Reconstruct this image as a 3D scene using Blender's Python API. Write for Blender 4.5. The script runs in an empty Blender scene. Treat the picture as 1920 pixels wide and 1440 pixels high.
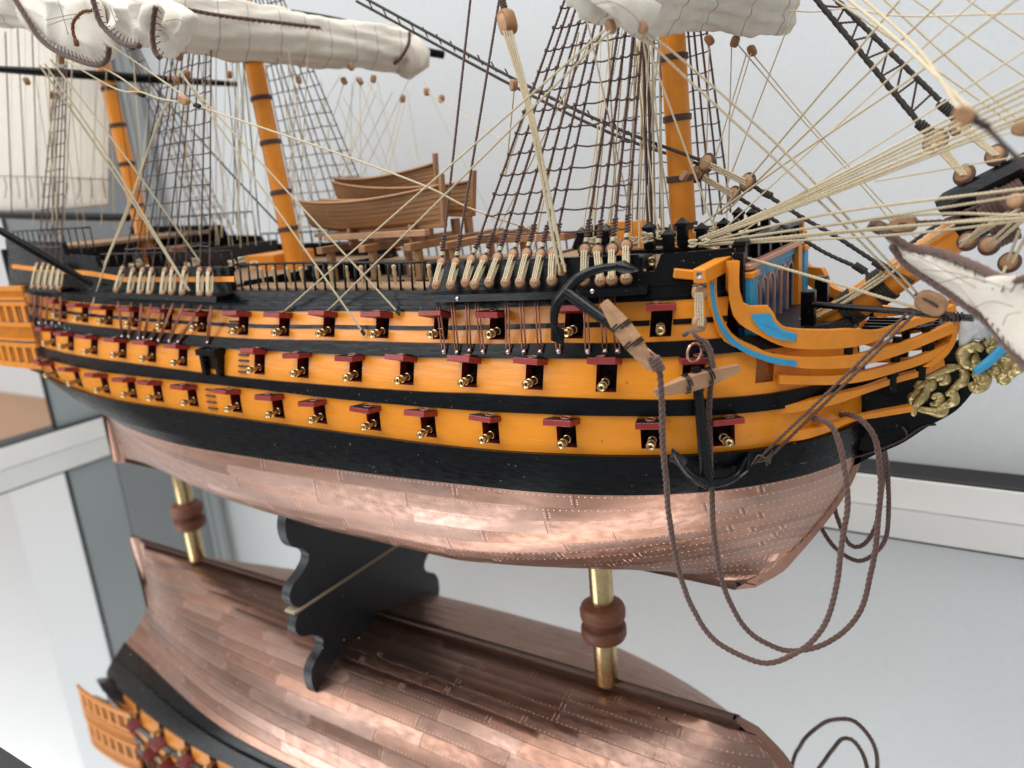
import bpy, math, random
import numpy as np
from mathutils import Matrix, Vector

# ------------------------------------------------------------------ camera, world, lights
SC = 0.001                      # the scene is laid out in millimetres, the file is in metres
ZM = -36.9                      # mirror surface in ship coordinates (keel = 0)
CAMP = np.array([43.039, -332.273, 198.83])
YAW, PITCH, ROLL, FPX = math.radians(33.396), math.radians(14.704), math.radians(-5.040), 1438.155

def _axes():
    cy, sy, cp, sp = math.cos(YAW), math.sin(YAW), math.cos(PITCH), math.sin(PITCH)
    f = np.array([-sy*cp, cy*cp, -sp]); r = np.array([cy, sy, 0.]); u = np.cross(r, f)
    c, s = math.cos(ROLL), math.sin(ROLL)
    return r*c+u*s, -r*s+u*c, f
CR, CU, CF = _axes()
scene = bpy.context.scene
col = scene.collection
def W(p):                       # ship millimetres -> world metres
    p = np.asarray(p, float); q = p.copy(); q[..., 2] -= ZM
    return q*SC
cam_d = bpy.data.cameras.new('camera'); cam = bpy.data.objects.new('camera', cam_d); col.objects.link(cam)
m = Matrix.Identity(4)
for i in range(3):
    m[i][0], m[i][1], m[i][2] = CR[i], CU[i], -CF[i]
    m[i][3] = W(CAMP)[i]
cam.matrix_world = m
cam_d.sensor_width = 36; cam_d.sensor_fit = 'HORIZONTAL'; cam_d.lens = FPX/1920*36
cam_d.clip_start = 0.005; cam_d.clip_end = 50
cam_d.dof.use_dof = True; cam_d.dof.focus_distance = 0.318; cam_d.dof.aperture_fstop = 9.0
scene.camera = cam
world = bpy.data.worlds.new('World'); scene.world = world; world.use_nodes = True
bg = world.node_tree.nodes['Background']; bg.inputs[0].default_value = (0.95, 0.975, 1.0, 1); bg.inputs[1].default_value = 0.46
def area(name, loc, target, size, power, color, size_y=None):
    d = bpy.data.lights.new(name, 'AREA'); d.shape = 'RECTANGLE'; d.size = size; d.size_y = size_y or size
    d.energy = power; d.color = color
    o = bpy.data.objects.new(name, d); col.objects.link(o); o.location = loc
    o.rotation_euler = (Vector(target)-Vector(loc)).to_track_quat('-Z', 'Y').to_euler()
    return o
area('ceiling_lamp', (-0.15, -0.45, 1.55), (-0.2, -0.02, 0.1), 1.5, 26, (1.0, 0.985, 0.965), 1.0)
area('window_light', (-1.5, -1.6, 1.1), (-0.25, 0, 0.15), 1.2, 24, (0.96, 0.985, 1.0), 1.3)
area('room_wall_fill', (-1.75, 0.1, 2.3), (-2.1, 0.0, 0.4), 1.2, 40, (1.0, 0.99, 0.97))  # added fill light, brightens the room wall reflected in the mirror
scene.view_settings.view_transform = 'Standard'; scene.view_settings.look = 'None'
scene.view_settings.exposure = -0.08; scene.view_settings.gamma = 1.0
scene.cycles.max_bounces = 8; scene.cycles.glossy_bounces = 6; scene.cycles.use_denoising = True
rng = random.Random(7)

def at(px, py, X=None, Y=None, Z=None):      # where the sight line of a photo pixel meets a plane of the ship
    d = CF+CR*(px-960)/FPX-CU*(py-720)/FPX
    if Y is not None: t = (Y-CAMP[1])/d[1]
    elif X is not None: t = (X-CAMP[0])/d[0]
    else: t = (Z-CAMP[2])/d[2]
    return CAMP+t*d

# ------------------------------------------------------------------ materials
MATS = {}
def mat(name, colr, rough=.5, metal=0., var=.0, vscale=60., col2=None, bump=0., bscale=400., spec=.5, rvar=0., coat=0., stretch=None, sheen=0.):
    if name in MATS: return MATS[name]
    M = bpy.data.materials.new(name); M.use_nodes = True
    nt = M.node_tree; N = nt.nodes; L = nt.links; b = N['Principled BSDF']
    b.inputs['Base Color'].default_value = (*colr, 1); b.inputs['Roughness'].default_value = rough
    b.inputs['Metallic'].default_value = metal; b.inputs['Specular IOR Level'].default_value = spec
    b.inputs['Coat Weight'].default_value = coat; b.inputs['Coat Roughness'].default_value = .12
    if sheen: b.inputs['Sheen Weight'].default_value = sheen
    tc = N.new('ShaderNodeTexCoord'); vec = tc.outputs['Object']
    if stretch:
        mp = N.new('ShaderNodeMapping'); mp.inputs['Scale'].default_value = stretch; L.new(vec, mp.inputs[0]); vec = mp.outputs[0]
    if var or col2 or rvar:
        n = N.new('ShaderNodeTexNoise'); n.inputs['Scale'].default_value = vscale; n.inputs['Detail'].default_value = 6; n.inputs['Roughness'].default_value = .62
        L.new(vec, n.inputs['Vector'])
        cr = N.new('ShaderNodeValToRGB'); cr.color_ramp.elements[0].position = .32; cr.color_ramp.elements[1].position = .7
        c2 = col2 or tuple(c*(1-var) for c in colr)
        cr.color_ramp.elements[0].color = (*c2, 1); cr.color_ramp.elements[1].color = (*colr, 1)
        L.new(n.outputs['Fac'], cr.inputs[0]); L.new(cr.outputs[0], b.inputs['Base Color'])
        if rvar:
            n2 = N.new('ShaderNodeTexNoise'); n2.inputs['Scale'].default_value = vscale*2.7; n2.inputs['Detail'].default_value = 4
            L.new(vec, n2.inputs['Vector'])
            mr = N.new('ShaderNodeMapRange'); mr.inputs[1].default_value = .3; mr.inputs[2].default_value = .7
            mr.inputs[3].default_value = max(rough-rvar, .04); mr.inputs[4].default_value = min(rough+rvar, 1)
            L.new(n2.outputs['Fac'], mr.inputs[0]); L.new(mr.outputs[0], b.inputs['Roughness'])
    if bump:
        nb = N.new('ShaderNodeTexNoise'); nb.inputs['Scale'].default_value = bscale; nb.inputs['Detail'].default_value = 3
        L.new(vec, nb.inputs['Vector'])
        bp = N.new('ShaderNodeBump'); bp.inputs['Strength'].default_value = bump; bp.inputs['Distance'].default_value = .0006
        L.new(nb.outputs['Fac'], bp.inputs['Height']); L.new(bp.outputs[0], b.inputs['Normal'])
    MATS[name] = M
    return M
def copper_mat():
    M = mat('copper_sheet', (.50, .29, .218), .39, 1., vscale=130, col2=(.42, .24, .18), bump=.3, bscale=120, rvar=.09, stretch=(.45, 1, 1))
    nt = M.node_tree; N = nt.nodes; L = nt.links; b = N['Principled BSDF']
    oi = N.new('ShaderNodeObjectInfo')               # each sheet has tarnished a little differently
    hs = N.new('ShaderNodeHueSaturation')
    mr = N.new('ShaderNodeMapRange'); mr.inputs[3].default_value = .74; mr.inputs[4].default_value = 1.14
    mr2 = N.new('ShaderNodeMapRange'); mr2.inputs[3].default_value = .82; mr2.inputs[4].default_value = 1.05
    L.new(oi.outputs['Random'], mr.inputs[0]); L.new(mr.outputs[0], hs.inputs['Value'])
    ml = N.new('ShaderNodeMath'); ml.operation = 'MULTIPLY'; ml.inputs[1].default_value = 7.31
    fr = N.new('ShaderNodeMath'); fr.operation = 'FRACT'
    L.new(oi.outputs['Random'], ml.inputs[0]); L.new(ml.outputs[0], fr.inputs[0]); L.new(fr.outputs[0], mr2.inputs[0]); L.new(mr2.outputs[0], hs.inputs['Saturation'])
    src = b.inputs['Base Color'].links[0].from_socket
    L.new(src, hs.inputs['Color']); L.new(hs.outputs[0], b.inputs['Base Color'])
    return M
COPPER = copper_mat()
COPPERD = mat('copper_joint', (.24, .13, .095), .5, .8, var=.3)
RIVET = mat('copper_rivet', (.74, .48, .38), .42, 1.)
COPWIRE = mat('copper_wire', (.52, .22, .15), .42, .7, var=.3, vscale=300)
YEL = mat('ochre_paint', (.90, .305, .012), .33, var=.12, vscale=110, bump=.3, bscale=260, rvar=.1, spec=.5, stretch=(.18, 1, 1.5))
YELW = mat('ochre_rail', (.84, .285, .016), .42, var=.18, vscale=120, bump=.15, bscale=300)
BLK = mat('black_paint', (.0032, .0036, .0048), .29, var=.4, vscale=200, bump=.11, bscale=420, rvar=.10, spec=.2, stretch=(.25, 1, 1.6))
BLKM = mat('black_metal', (.006, .0065, .008), .26, bump=.2, bscale=500, rvar=.08, vscale=300, spec=.3)
BLKB = mat('black_board', (.015, .017, .022), .45, var=.3, vscale=80)
RED = mat('red_lid', (.31, .020, .020), .42, var=.25, vscale=250, bump=.2, bscale=600)
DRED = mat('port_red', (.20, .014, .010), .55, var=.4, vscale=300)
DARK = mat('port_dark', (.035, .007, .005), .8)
BRASS = mat('brass', (.70, .52, .27), .32, 1., var=.25, vscale=300, rvar=.08)
GOLD = mat('gold_cast', (.60, .47, .21), .38, .7, var=.45, vscale=420, bump=.9, bscale=520, rvar=.1)
STEEL = mat('nail_steel', (.62, .62, .62), .3, 1.)
TAN = mat('tan_thread', (.68, .56, .36), .85, var=.2, vscale=900, bump=.3, bscale=2500, sheen=.3)
BRN = mat('brown_thread', (.115, .056, .043), .85, var=.4, vscale=900, bump=.4, bscale=2500, sheen=.2)
CABLE = mat('brown_cable', (.135, .062, .045), .9, var=.35, vscale=900, bump=.6, bscale=2500, sheen=.4)
GRYR = mat('tarred_thread', (.055, .045, .038), .85, var=.4, vscale=900, bump=.4, bscale=2500)
WOOD = mat('walnut', (.40, .19, .075), .5, var=.45, vscale=120, bump=.2, bscale=500, stretch=(.12, 1, 1))
WOODL = mat('deadeye_wood', (.46, .25, .125), .55, var=.35, vscale=300, bump=.2, bscale=900)
WOODS = mat('stock_wood', (.52, .285, .15), .6, var=.35, vscale=260, bump=.3, bscale=900, stretch=(.3, .3, 1))
DECK = mat('deck_planks', (.36, .22, .12), .6, var=.35, vscale=200, stretch=(.1, 1, 1))
COLLAR = mat('collar_wood', (.27, .095, .048), .5, var=.35, vscale=220, bump=.2, stretch=(1, 1, 4))
CLOTH = mat('sail_cloth', (.76, .70, .60), .9, var=.08, vscale=120, bump=.5, bscale=1600, sheen=.3)
SEAM = mat('seam_thread', (.34, .30, .26), .9)
BLUE = mat('blue_paint', (.035, .33, .58), .45, var=.18, vscale=250, bump=.25, bscale=600)
DBLUE = mat('blue_glaze', (.022, .20, .46), .2, var=.5, vscale=350)
PINK = mat('copper_trim', (.62, .30, .20), .45, .35)
WHITEM = mat('white_casting', (.62, .63, .63), .4, var=.25, vscale=350, bump=.6, bscale=500)
WALL = mat('wall_paint', (.625, .65, .665), .9, var=.05, vscale=260, bump=.25, bscale=900)
ALU = mat('rail_aluminium', (.70, .69, .67), .5, var=.05, vscale=20)
RUB = mat('black_rubber', (.008, .008, .009), .55)
GPAN = mat('grey_panel', (.30, .325, .33), .6, var=.05, vscale=10)
DPAN = mat('dark_panel', (.25, .265, .27), .6, var=.1, vscale=8)
TABLE = mat('table_wood', (.30, .165, .085), .5, var=.15, vscale=30, stretch=(.2, 1, 1))
WHT = mat('white_laminate', (.74, .75, .76), .4, var=.03, vscale=10)
def specks(M, scale, thr, colr):            # dust and chips that sit on the paint
    nt = M.node_tree; N = nt.nodes; L = nt.links; b = N['Principled BSDF']; tc = N.new('ShaderNodeTexCoord')
    n = N.new('ShaderNodeTexNoise'); n.inputs['Scale'].default_value = scale; n.inputs['Detail'].default_value = 2; L.new(tc.outputs['Object'], n.inputs['Vector'])
    r = N.new('ShaderNodeMapRange'); r.inputs[1].default_value = thr; r.inputs[2].default_value = thr+.03; L.new(n.outputs['Fac'], r.inputs[0])
    mx = N.new('ShaderNodeMix'); mx.data_type = 'RGBA'; mx.inputs[7].default_value = (*colr, 1); L.new(r.outputs[0], mx.inputs[0])
    if b.inputs['Base Color'].links: L.new(b.inputs['Base Color'].links[0].from_socket, mx.inputs[6])
    else: mx.inputs[6].default_value = b.inputs['Base Color'].default_value
    L.new(mx.outputs[2], b.inputs['Base Color'])
specks(BLK, 620, .735, (.22, .21, .20)); specks(YEL, 300, .755, (.42, .13, .012)); specks(RED, 500, .72, (.10, .02, .02)); specks(BLKB, 500, .74, (.16, .15, .14))
MIR = mat('mirror_glass', (.90, .91, .91), .014, 1., rvar=.008, vscale=30)

# ------------------------------------------------------------------ object helpers
def new_obj(name, data, parent=None, loc=None):
    o = bpy.data.objects.new(name, data); col.objects.link(o)
    if parent is not None: o.parent = parent
    if loc is not None: o.location = loc
    return o
WORG = {}
def worg(o): return WORG.get(o.name, np.zeros(3)) if o is not None else np.zeros(3)
def thing(name, label, cat, base, group=None):
    o = bpy.data.objects.new(name, None); col.objects.link(o); o.empty_display_size = .01
    o.location = W(base); o['label'] = label; o['category'] = cat
    if group: o['group'] = group
    WORG[o.name] = W(base)
    return o
def mesh_data(name, V, F, M, smooth=True):
    me = bpy.data.meshes.new(name)
    me.from_pydata([tuple(v) for v in V], [], [tuple(f) for f in F]) if not isinstance(F, np.ndarray) else _fast(me, V, F)
    if isinstance(M, (list, tuple)):
        for q in M: me.materials.append(q)
    else: me.materials.append(M)
    if smooth:
        me.polygons.foreach_set('use_smooth', [True]*len(me.polygons))
    me.update()
    return me
def _fast(me, V, F):
    V = np.asarray(V, np.float32); F = np.asarray(F, np.int32); k = F.shape[1]
    me.vertices.add(len(V)); me.vertices.foreach_set('co', V.ravel())
    me.loops.add(F.size); me.loops.foreach_set('vertex_index', F.ravel())
    me.polygons.add(len(F)); me.polygons.foreach_set('loop_start', np.arange(0, F.size, k, dtype=np.int32))
    me.polygons.foreach_set('loop_total', np.full(len(F), k, np.int32))
    me.update(calc_edges=True)
def part(name, VF, M, parent, smooth=True, sharp=None):
    V, F = VF
    V = W(np.asarray(V, float))-worg(parent)
    me = mesh_data(name, V, F, M, smooth)
    if sharp is not None and smooth: me.set_sharp_from_angle(angle=math.radians(sharp))
    o = new_obj(name, me, parent)
    WORG[o.name] = worg(parent)
    return o
def part_rel(name, me, parent, pos, rot=None):     # shared mesh (metres, local) placed at a ship position
    o = new_obj(name, me, parent)
    o.location = W(np.asarray(pos, float))-worg(parent)
    if rot is not None: o.rotation_euler = rot
    WORG[o.name] = W(np.asarray(pos, float))
    return o
def join(*vfs):
    V = []; F = []; n = 0
    for v, f in vfs:
        v = np.asarray(v, float)
        V.append(v); F += [tuple(int(i)+n for i in q) for q in f]; n += len(v)
    return np.concatenate(V), F
def norm(v):
    v = np.asarray(v, float); return v/max(np.linalg.norm(v), 1e-12)
def catmull(pts, n=12):
    P = np.asarray(pts, float)
    if len(P) < 3: return P
    Q = np.vstack([2*P[0]-P[1], P, 2*P[-1]-P[-2]]); out = []
    for i in range(1, len(Q)-2):
        p0, p1, p2, p3 = Q[i-1:i+3]
        for t in np.linspace(0, 1, n, endpoint=False):
            out.append(.5*((2*p1)+(-p0+p2)*t+(2*p0-5*p1+4*p2-p3)*t*t+(-p0+3*p1-3*p2+p3)*t**3))
    out.append(P[-1]); return np.array(out)
def resample(P, step):
    P = np.asarray(P, float); d = np.r_[0, np.cumsum(np.linalg.norm(np.diff(P, axis=0), axis=1))]
    n = max(2, int(round(d[-1]/step))+1); s = np.linspace(0, d[-1], n)
    return np.stack([np.interp(s, d, P[:, k]) for k in range(3)], 1), s
def frames(P, up=None):
    P = np.asarray(P, float); T = np.gradient(P, axis=0); T /= np.maximum(np.linalg.norm(T, axis=1), 1e-12)[:, None]
    a = np.array([0, 0, 1.]) if abs(T[0][2]) < .9 else np.array([1., 0, 0])
    if up is not None: a = np.asarray(up, float)
    A = np.zeros_like(P); v = a-T[0]*(a@T[0]); v = norm(v)
    for i in range(len(P)):
        v = v-T[i]*(v@T[i]); v = norm(v); A[i] = v
    return T, A, np.cross(T, A)
def tube(P, r, n=6, caps=True, flat=None, twist=None, closed=False):
    P = np.asarray(P, float); m_ = len(P); T, A, B = frames(P)
    r = np.broadcast_to(np.asarray(r, float), (m_,))
    th = np.arange(n)*2*math.pi/n
    if twist is not None:
        s = np.r_[0, np.cumsum(np.linalg.norm(np.diff(P, axis=0), axis=1))]
        ph = th[None, :]+(2*math.pi*s/twist)[:, None]
        rr = r[:, None]*(1+(.15 if r.max() < .9 else .09)*np.cos(3*th))[None, :]*np.ones((m_, 1)); 
    else:
        ph = np.broadcast_to(th, (m_, n)); rr = np.broadcast_to(r[:, None], (m_, n))
    fl = 1 if flat is None else flat
    V = P[:, None, :]+rr[..., None]*(np.cos(ph)[..., None]*A[:, None, :]+fl*np.sin(ph)[..., None]*B[:, None, :])
    V = V.reshape(-1, 3); i = np.arange(m_-1)[:, None]*n; j = np.arange(n)[None, :]; k = (j+1) % n
    F = np.stack([i+j, i+k, i+n+k, i+n+j], -1).reshape(-1, 4)
    if caps:
        F = [tuple(q) for q in F]; F.append(tuple(range(n-1, -1, -1))); F.append(tuple((m_-1)*n+q for q in range(n)))
    return V, F
def rope(name, pts, r, M, parent, sag=0., twist=True, smoothp=True):
    P = np.asarray(pts, float)
    if len(P) == 2:
        t = np.linspace(0, 1, 9)[:, None]; P = P[0]*(1-t)+P[1]*t; P[:, 2] -= (sag*4*t*(1-t))[:, 0]
    elif smoothp: P = catmull(P, 10)
    if twist:
        pitch = 8.5*r; P, _ = resample(P, pitch/5.); V, F = tube(P, r, 9, caps=False, twist=pitch)
    else:
        P, _ = resample(P, max(3., 6*r)); V, F = tube(P, r, 5, caps=False)
    return part(name, (V, np.asarray(F, np.int32)), M, parent)
def lathe(prof, p0, p1, n=16):            # prof: (t along p0->p1 in mm, radius)
    p0 = np.asarray(p0, float); T = norm(np.asarray(p1, float)-p0)
    a = np.array([0, 0, 1.]) if abs(T[2]) < .9 else np.array([1., 0, 0])
    A = norm(a-T*(a@T)); B = np.cross(T, A); th = np.arange(n)*2*math.pi/n
    V = np.concatenate([p0+T*t+r*(np.cos(th)[:, None]*A+np.sin(th)[:, None]*B) for t, r in prof]); m_ = len(prof)
    F = []
    for i in range(m_-1):
        for j in range(n):
            k = (j+1) % n; F.append((i*n+j, i*n+k, (i+1)*n+k, (i+1)*n+j))
    F.append(tuple(range(n-1, -1, -1))); F.append(tuple((m_-1)*n+q for q in range(n)))
    return V, F
def box(c, d, ax=None, bev=.12):           # chamfered box; ax = three unit axes
    c = np.asarray(c, float); h = np.asarray(d, float)/2; ax = np.eye(3) if ax is None else np.asarray(ax, float)
    b = min(bev, .4*min(h)); V = []; idx = {}
    for sx in (-1, 1):
        for sy in (-1, 1):
            for sz in (-1, 1):
                s = np.array([sx, sy, sz])
                for k in range(3):
                    q = s*(h-b); q[k] = s[k]*h[k]; idx[(sx, sy, sz, k)] = len(V); V.append(c+q@ax)
    F = []
    for k in range(3):
        a, e = (k+1) % 3, (k+2) % 3
        for s in (-1, 1):
            q = []
            for u, w in ((-1, -1), (1, -1), (1, 1), (-1, 1)):
                t = [0, 0, 0]; t[k] = s; t[a] = u; t[e] = w; q.append(idx[(*t, k)])
            F.append(tuple(q if s > 0 else q[::-1]))
    for k in range(3):                      # chamfer strips along axis k
        a, e = (k+1) % 3, (k+2) % 3
        for u in (-1, 1):
            for w in (-1, 1):
                def g(s, f):
                    t = [0, 0, 0]; t[k] = s; t[a] = u; t[e] = w; return idx[(*t, f)]
                q = [g(-1, a), g(1, a), g(1, e), g(-1, e)]
                F.append(tuple(q if u*w > 0 else q[::-1]))
    for sx in (-1, 1):
        for sy in (-1, 1):
            for sz in (-1, 1):
                q = [idx[(sx, sy, sz, k)] for k in range(3)]; F.append(tuple(q if sx*sy*sz > 0 else q[::-1]))
    return np.array(V), F
def bar(p0, p1, w, h, up=(0, 0, 1), bev=.12):
    p0 = np.asarray(p0, float); p1 = np.asarray(p1, float); x = norm(p1-p0); y = norm(np.cross(up, x)); z = np.cross(x, y)
    return box((p0+p1)/2, (np.linalg.norm(p1-p0), w, h), (x, y, z), bev)
def strip(A, B, th, n_out):               # board between edge polylines A (top) and B (bottom), extruded inward by th along -n_out
    A = np.asarray(A, float); B = np.asarray(B, float); n = len(A); off = -np.asarray(n_out, float)*th
    V = np.concatenate([A, B, B+off, A+off]); F = []
    for i in range(n-1):
        for k in range(4):
            l = (k+1) % 4; F.append((k*n+i, l*n+i, l*n+i+1, k*n+i+1))
    F.append((0, 3*n, 2*n, n)); F.append((n-1, 2*n-1, 3*n-1, 4*n-1))
    return V, F
def grid(V):                              # V[i][j][3]
    V = np.asarray(V, float); a, b = V.shape[:2]; i = np.arange(a-1)[:, None]*b; j = np.arange(b-1)[None, :]
    return V.reshape(-1, 3), np.stack([i+j, i+j+1, i+b+j+1, i+b+j], -1).reshape(-1, 4)
def mirrored(VF):
    V, F = VF; V = np.array(V, float); V[:, 1] *= -1
    return V, [tuple(q)[::-1] for q in F]
def noise3(P, s, seed=0.):
    P = np.asarray(P, float)*s+seed; x, y, z = P[..., 0], P[..., 1], P[..., 2]
    return (np.sin(x*1.7+1.3*np.sin(y*1.1+z*.7))+np.sin(y*2.3+1.1*np.sin(z*1.9+x*.6))+np.sin(z*1.9+1.2*np.sin(x*1.3-y*.8))+.5*np.sin(2.9*x+3.7*y-2.2*z))/3.5
def pillow(outline, thick, n_dir, rings=9, wob=0., seed=0., ns=.12, ridge=0., rdir=(.5, 0, 1.), rk=.35):   # inflated cloth or casting with the given 3D outline
    O = np.asarray(outline, float); n = len(O); c = O.mean(0); nd = norm(n_dir); V = []; F = []
    ks = np.sin(np.linspace(0, math.pi/2, rings))
    for side in (1, -1):
        for k in ks[:-1] if side < 0 else ks:
            q = c+(O-c)*k; q = q+nd*(side*thick*math.sqrt(max(0, 1-k*k)))
            V.append(q)
    R = len(V); V = np.array(V)
    if wob: V = V+nd*(wob*noise3(V, ns, seed))[..., None]+np.array([0, 0, 1.])*(wob*.4*noise3(V, ns*1.7, seed+5))[..., None]
    if ridge:                               # sharp cloth folds
        ph = V@(norm(rdir)*rk)+1.6*noise3(V, ns*.8, seed+9); rd = 1-2*np.abs(np.sin(ph))**.6; ph2 = V@(norm(np.cross(rdir, nd)+.3*norm(rdir))*rk*.55)+2*noise3(V, ns*.6, seed+2)
        V = V+nd*(ridge*(rd+.6*(1-2*np.abs(np.sin(ph2))**.7)))[..., None]
    r2 = rings
    def ringf(a, b, fl):
        for j in range(n):
            k = (j+1) % n; q = (a*n+j, a*n+k, b*n+k, b*n+j); F.append(q[::-1] if fl else q)
    for i in range(rings-1): ringf(i, i+1, False)
    for i in range(rings, R-1): ringf(i, i+1, True)
    ringf(R-1, rings-1, True)
    return V.reshape(-1, 3), F

# ------------------------------------------------------------------ the place: mirror base, wall, display case
def struct(name, VF, M, smooth=False):
    o = part(name, VF, M, None, smooth); o['kind'] = 'structure'; return o
YB, XL, YF = 204.5, -793., -216.
def sheet(a, b, c_, d): return np.array([a, b, c_, d], float), [(0, 1, 2, 3)]
struct('mirror_base', box(((XL-20+700)/2, (YB+16+YF-20)/2, ZM-2.5), (720-XL, YB-YF+36, 5), bev=.3), MIR)
struct('wall', box((200, YB+34, 500), (3200, 6, 1700), bev=.3), WALL)
struct('room_wall', box((-2600, -200, 600), (10, 4200, 3000), bev=1), WHT)
case = thing('display_case', 'low aluminium display case frame with black rubber strip around the mirror', 'display case', (-793, 204, ZM))
def rail(p0, p1, inward, H=22., wr=26.):
    p0 = np.array(p0, float); p1 = np.array(p1, float); i3 = np.array(inward, float)
    part('aluminium_rail', bar(p0+(0, 0, H/2)-i3*2, p1+(0, 0, H/2)-i3*2, 4, H-.2, bev=.5), ALU, case, sharp=40)
    part('rubber_strip', bar(p0+(0, 0, H+.9)-i3*(wr/2+1), p1+(0, 0, H+.9)-i3*(wr/2+1), wr, 2.2, bev=.6), RUB, case, sharp=40)
rail((XL-4, YB, ZM), (700, YB, ZM), (0, -1, 0)); rail((XL, YF+4, ZM), (XL, YB, ZM), (1, 0, 0)); rail((XL-4, YF, ZM), (-250, YF, ZM), (0, 1, 0), 7., 60.)
part('side_panel', box((XL-11, 86.5, 500), (6, 53, 1060), bev=.5), GPAN, case, sharp=40)
part('panel_gasket', box((XL-9, 58.5, 500), (6, 2, 1060), bev=.4), RUB, case, sharp=40)
part('corner_post', box((XL-26, 164, 500), (40, 100, 1060), bev=3), DPAN, case, sharp=40)
part('corner_post', box((XL+2, YB+14, 500), (16, 12, 1060), bev=3), GPAN, case, sharp=40)
tb = thing('side_table', 'brown wooden table top beyond the end of the display case', 'table', (-1180, 60, ZM-12))
th = np.linspace(-math.pi/2, math.pi/2, 25)
ol = np.array([[-2580, -900], [-2580, 1700]]+[[-1240+260*math.cos(a), 400-1300*math.sin(a)] for a in th])
n = len(ol); V = np.concatenate([np.c_[ol, np.full(n, ZM-24)], np.c_[ol, np.full(n, ZM-50)]])
part('table_top', (V, [tuple(range(n)), tuple(range(2*n-1, n-1, -1))]+[(k, n+k, n+(k+1) % n, (k+1) % n) for k in range(n)]), TABLE, tb, smooth=False)
for x, y in ((-1120, -150), (-1120, 270), (-1600, -300), (-1600, 300)):
    part('leg', box((x, y, ZM-370), (40, 40, 670), bev=3), TABLE, tb, sharp=40)

# ------------------------------------------------------------------ stand
def post(x, label):
    t = thing('brass_pedestal', label, 'pedestal', (x, 0, ZM), 'brass pedestals under the keel')
    part('brass_tube', lathe([(0, 6.2), (.5, 6.4), (38, 6.4), (38.5, 6.2)], (x, 0, ZM+.2), (x, 0, 10), 28), BRASS, t, sharp=40)
    part('wooden_collar', lathe([(0, 9.8), (1.2, 10.4), (1.6, 10.9), (2.0, 11.8), (3.4, 12.4), (7.4, 12.5), (9.6, 11.6), (10.6, 10.2), (10.9, 7)], (x, 0, ZM), (x, 0, 10), 36), COLLAR, t, sharp=50)
    return t
post(-130, 'brass tube pedestal with brown turned collar beneath the bow'); post(-497, 'brass tube pedestal with brown turned collar beneath the stern')
st = thing('hull_cradle', 'black scroll-edged cradle board under the middle of the copper hull', 'cradle', (-303, 0, ZM))
side_o = [(-62, 0), (-66, 2), (-69, 6), (-69.5, 11), (-66, 16), (-58, 20), (-52, 25), (-51, 30), (-55, 35), (-60, 38), (-63.5, 43), (-64.5, 50), (-63, 57), (-59, 62)]
side_s = catmull([(a, b, 0) for a, b in side_o], 5)
ol = [(p[0], p[1]) for p in side_s]+[(-30, 58), (0, 40), (30, 58)]+[(-p[0], p[1]) for p in side_s[::-1]]
n = len(ol); xs = -303.
V = np.array([[xs+3.5, a, ZM+b] for a, b in ol]+[[xs-3.5, a, ZM+b] for a, b in ol])
F = [(k, (k+1) % n, n+(k+1) % n, n+k) for k in range(n)]+[tuple(range(n)), tuple(range(2*n-1, n-1, -1))]
V[:, 2] += .9; part('cradle_board', (V, F), BLKB, st, sharp=35)
part('felt_strip', box((xs, 0, ZM+.45), (8.4, 138, .9), bev=.2), mat('felt', (.42, .34, .24), .9), st, sharp=40)

# dust lying on the mirror
q = random.Random(5); V = []; F = []
for k in range(420):
    x = q.uniform(-560, 160); y = q.uniform(-190, 190); r = q.choice((.12, .16, .2, .3)); b_ = len(V); n = 5; a0 = q.uniform(0, 6)
    for j in range(n): V.append((x+r*q.uniform(.6, 1.3)*math.cos(a0+j*1.2566), y+r*q.uniform(.6, 1.3)*math.sin(a0+j*1.2566), ZM+.05))
    V.append((x, y, ZM+.05+r*.7)); F += [(b_+j, b_+(j+1) % n, b_+n) for j in range(n)]
du = part('dust', (np.array(V), F), mat('dust', (.55, .54, .52), .9), None, smooth=False); du['kind'] = 'stuff'; du['label'] = 'pale dust specks scattered over the mirror'; du['category'] = 'dust'
# ------------------------------------------------------------------ hull form
LV = np.array([
 [0, 3.0, 53, 10, 1.0, 10, 3.0, 566], [5, 3.2, 47, 12, 1.0, 20, 3.0, 566], [8, 32, 44, 150, 1.15, 330, 3.0, 566],
 [14, 51, 37, 150, 1.25, 330, 3.0, 566], [24, 65, 30, 150, 1.5, 310, 3.2, 567], [38, 75, 21, 148, 1.8, 290, 4.0, 568],
 [52, 79, 13, 145, 2.05, 270, 6, 569], [66, 80.5, 7, 140, 2.25, 240, 16, 570], [80, 81, 4, 135, 2.4, 200, 36, 571],
 [95, 81, 3, 130, 2.5, 180, 52, 572], [110, 80, 4, 125, 2.6, 170, 58, 573], [130, 75.5, 7, 120, 2.7, 160, 57, 575],
 [150, 70, 12, 115, 2.7, 160, 54, 577], [175, 65, 18, 110, 2.7, 160, 50, 579], [210, 62, 22, 110, 2.7, 160, 46, 581.]])
def pch(x, X, Y):
    x = np.asarray(x, float); X = np.asarray(X, float); Y = np.asarray(Y, float); h = np.diff(X); d = np.diff(Y)/h; mm = np.zeros(len(X)); mm[0] = d[0]; mm[-1] = d[-1]
    for i in range(1, len(X)-1):
        if d[i-1]*d[i] > 0:
            w1 = 2*h[i]+h[i-1]; w2 = h[i]+2*h[i-1]; mm[i] = (w1+w2)/(w1/d[i-1]+w2/d[i])
    x = np.clip(x, X[0], X[-1]); i = np.clip(np.searchsorted(X, x)-1, 0, len(X)-2); t = (x-X[i])/h[i]
    return Y[i]*(1+2*t)*(1-t)**2+h[i]*mm[i]*t*(1-t)**2+Y[i+1]*t*t*(3-2*t)+h[i]*mm[i+1]*t*t*(t-1)
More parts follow.
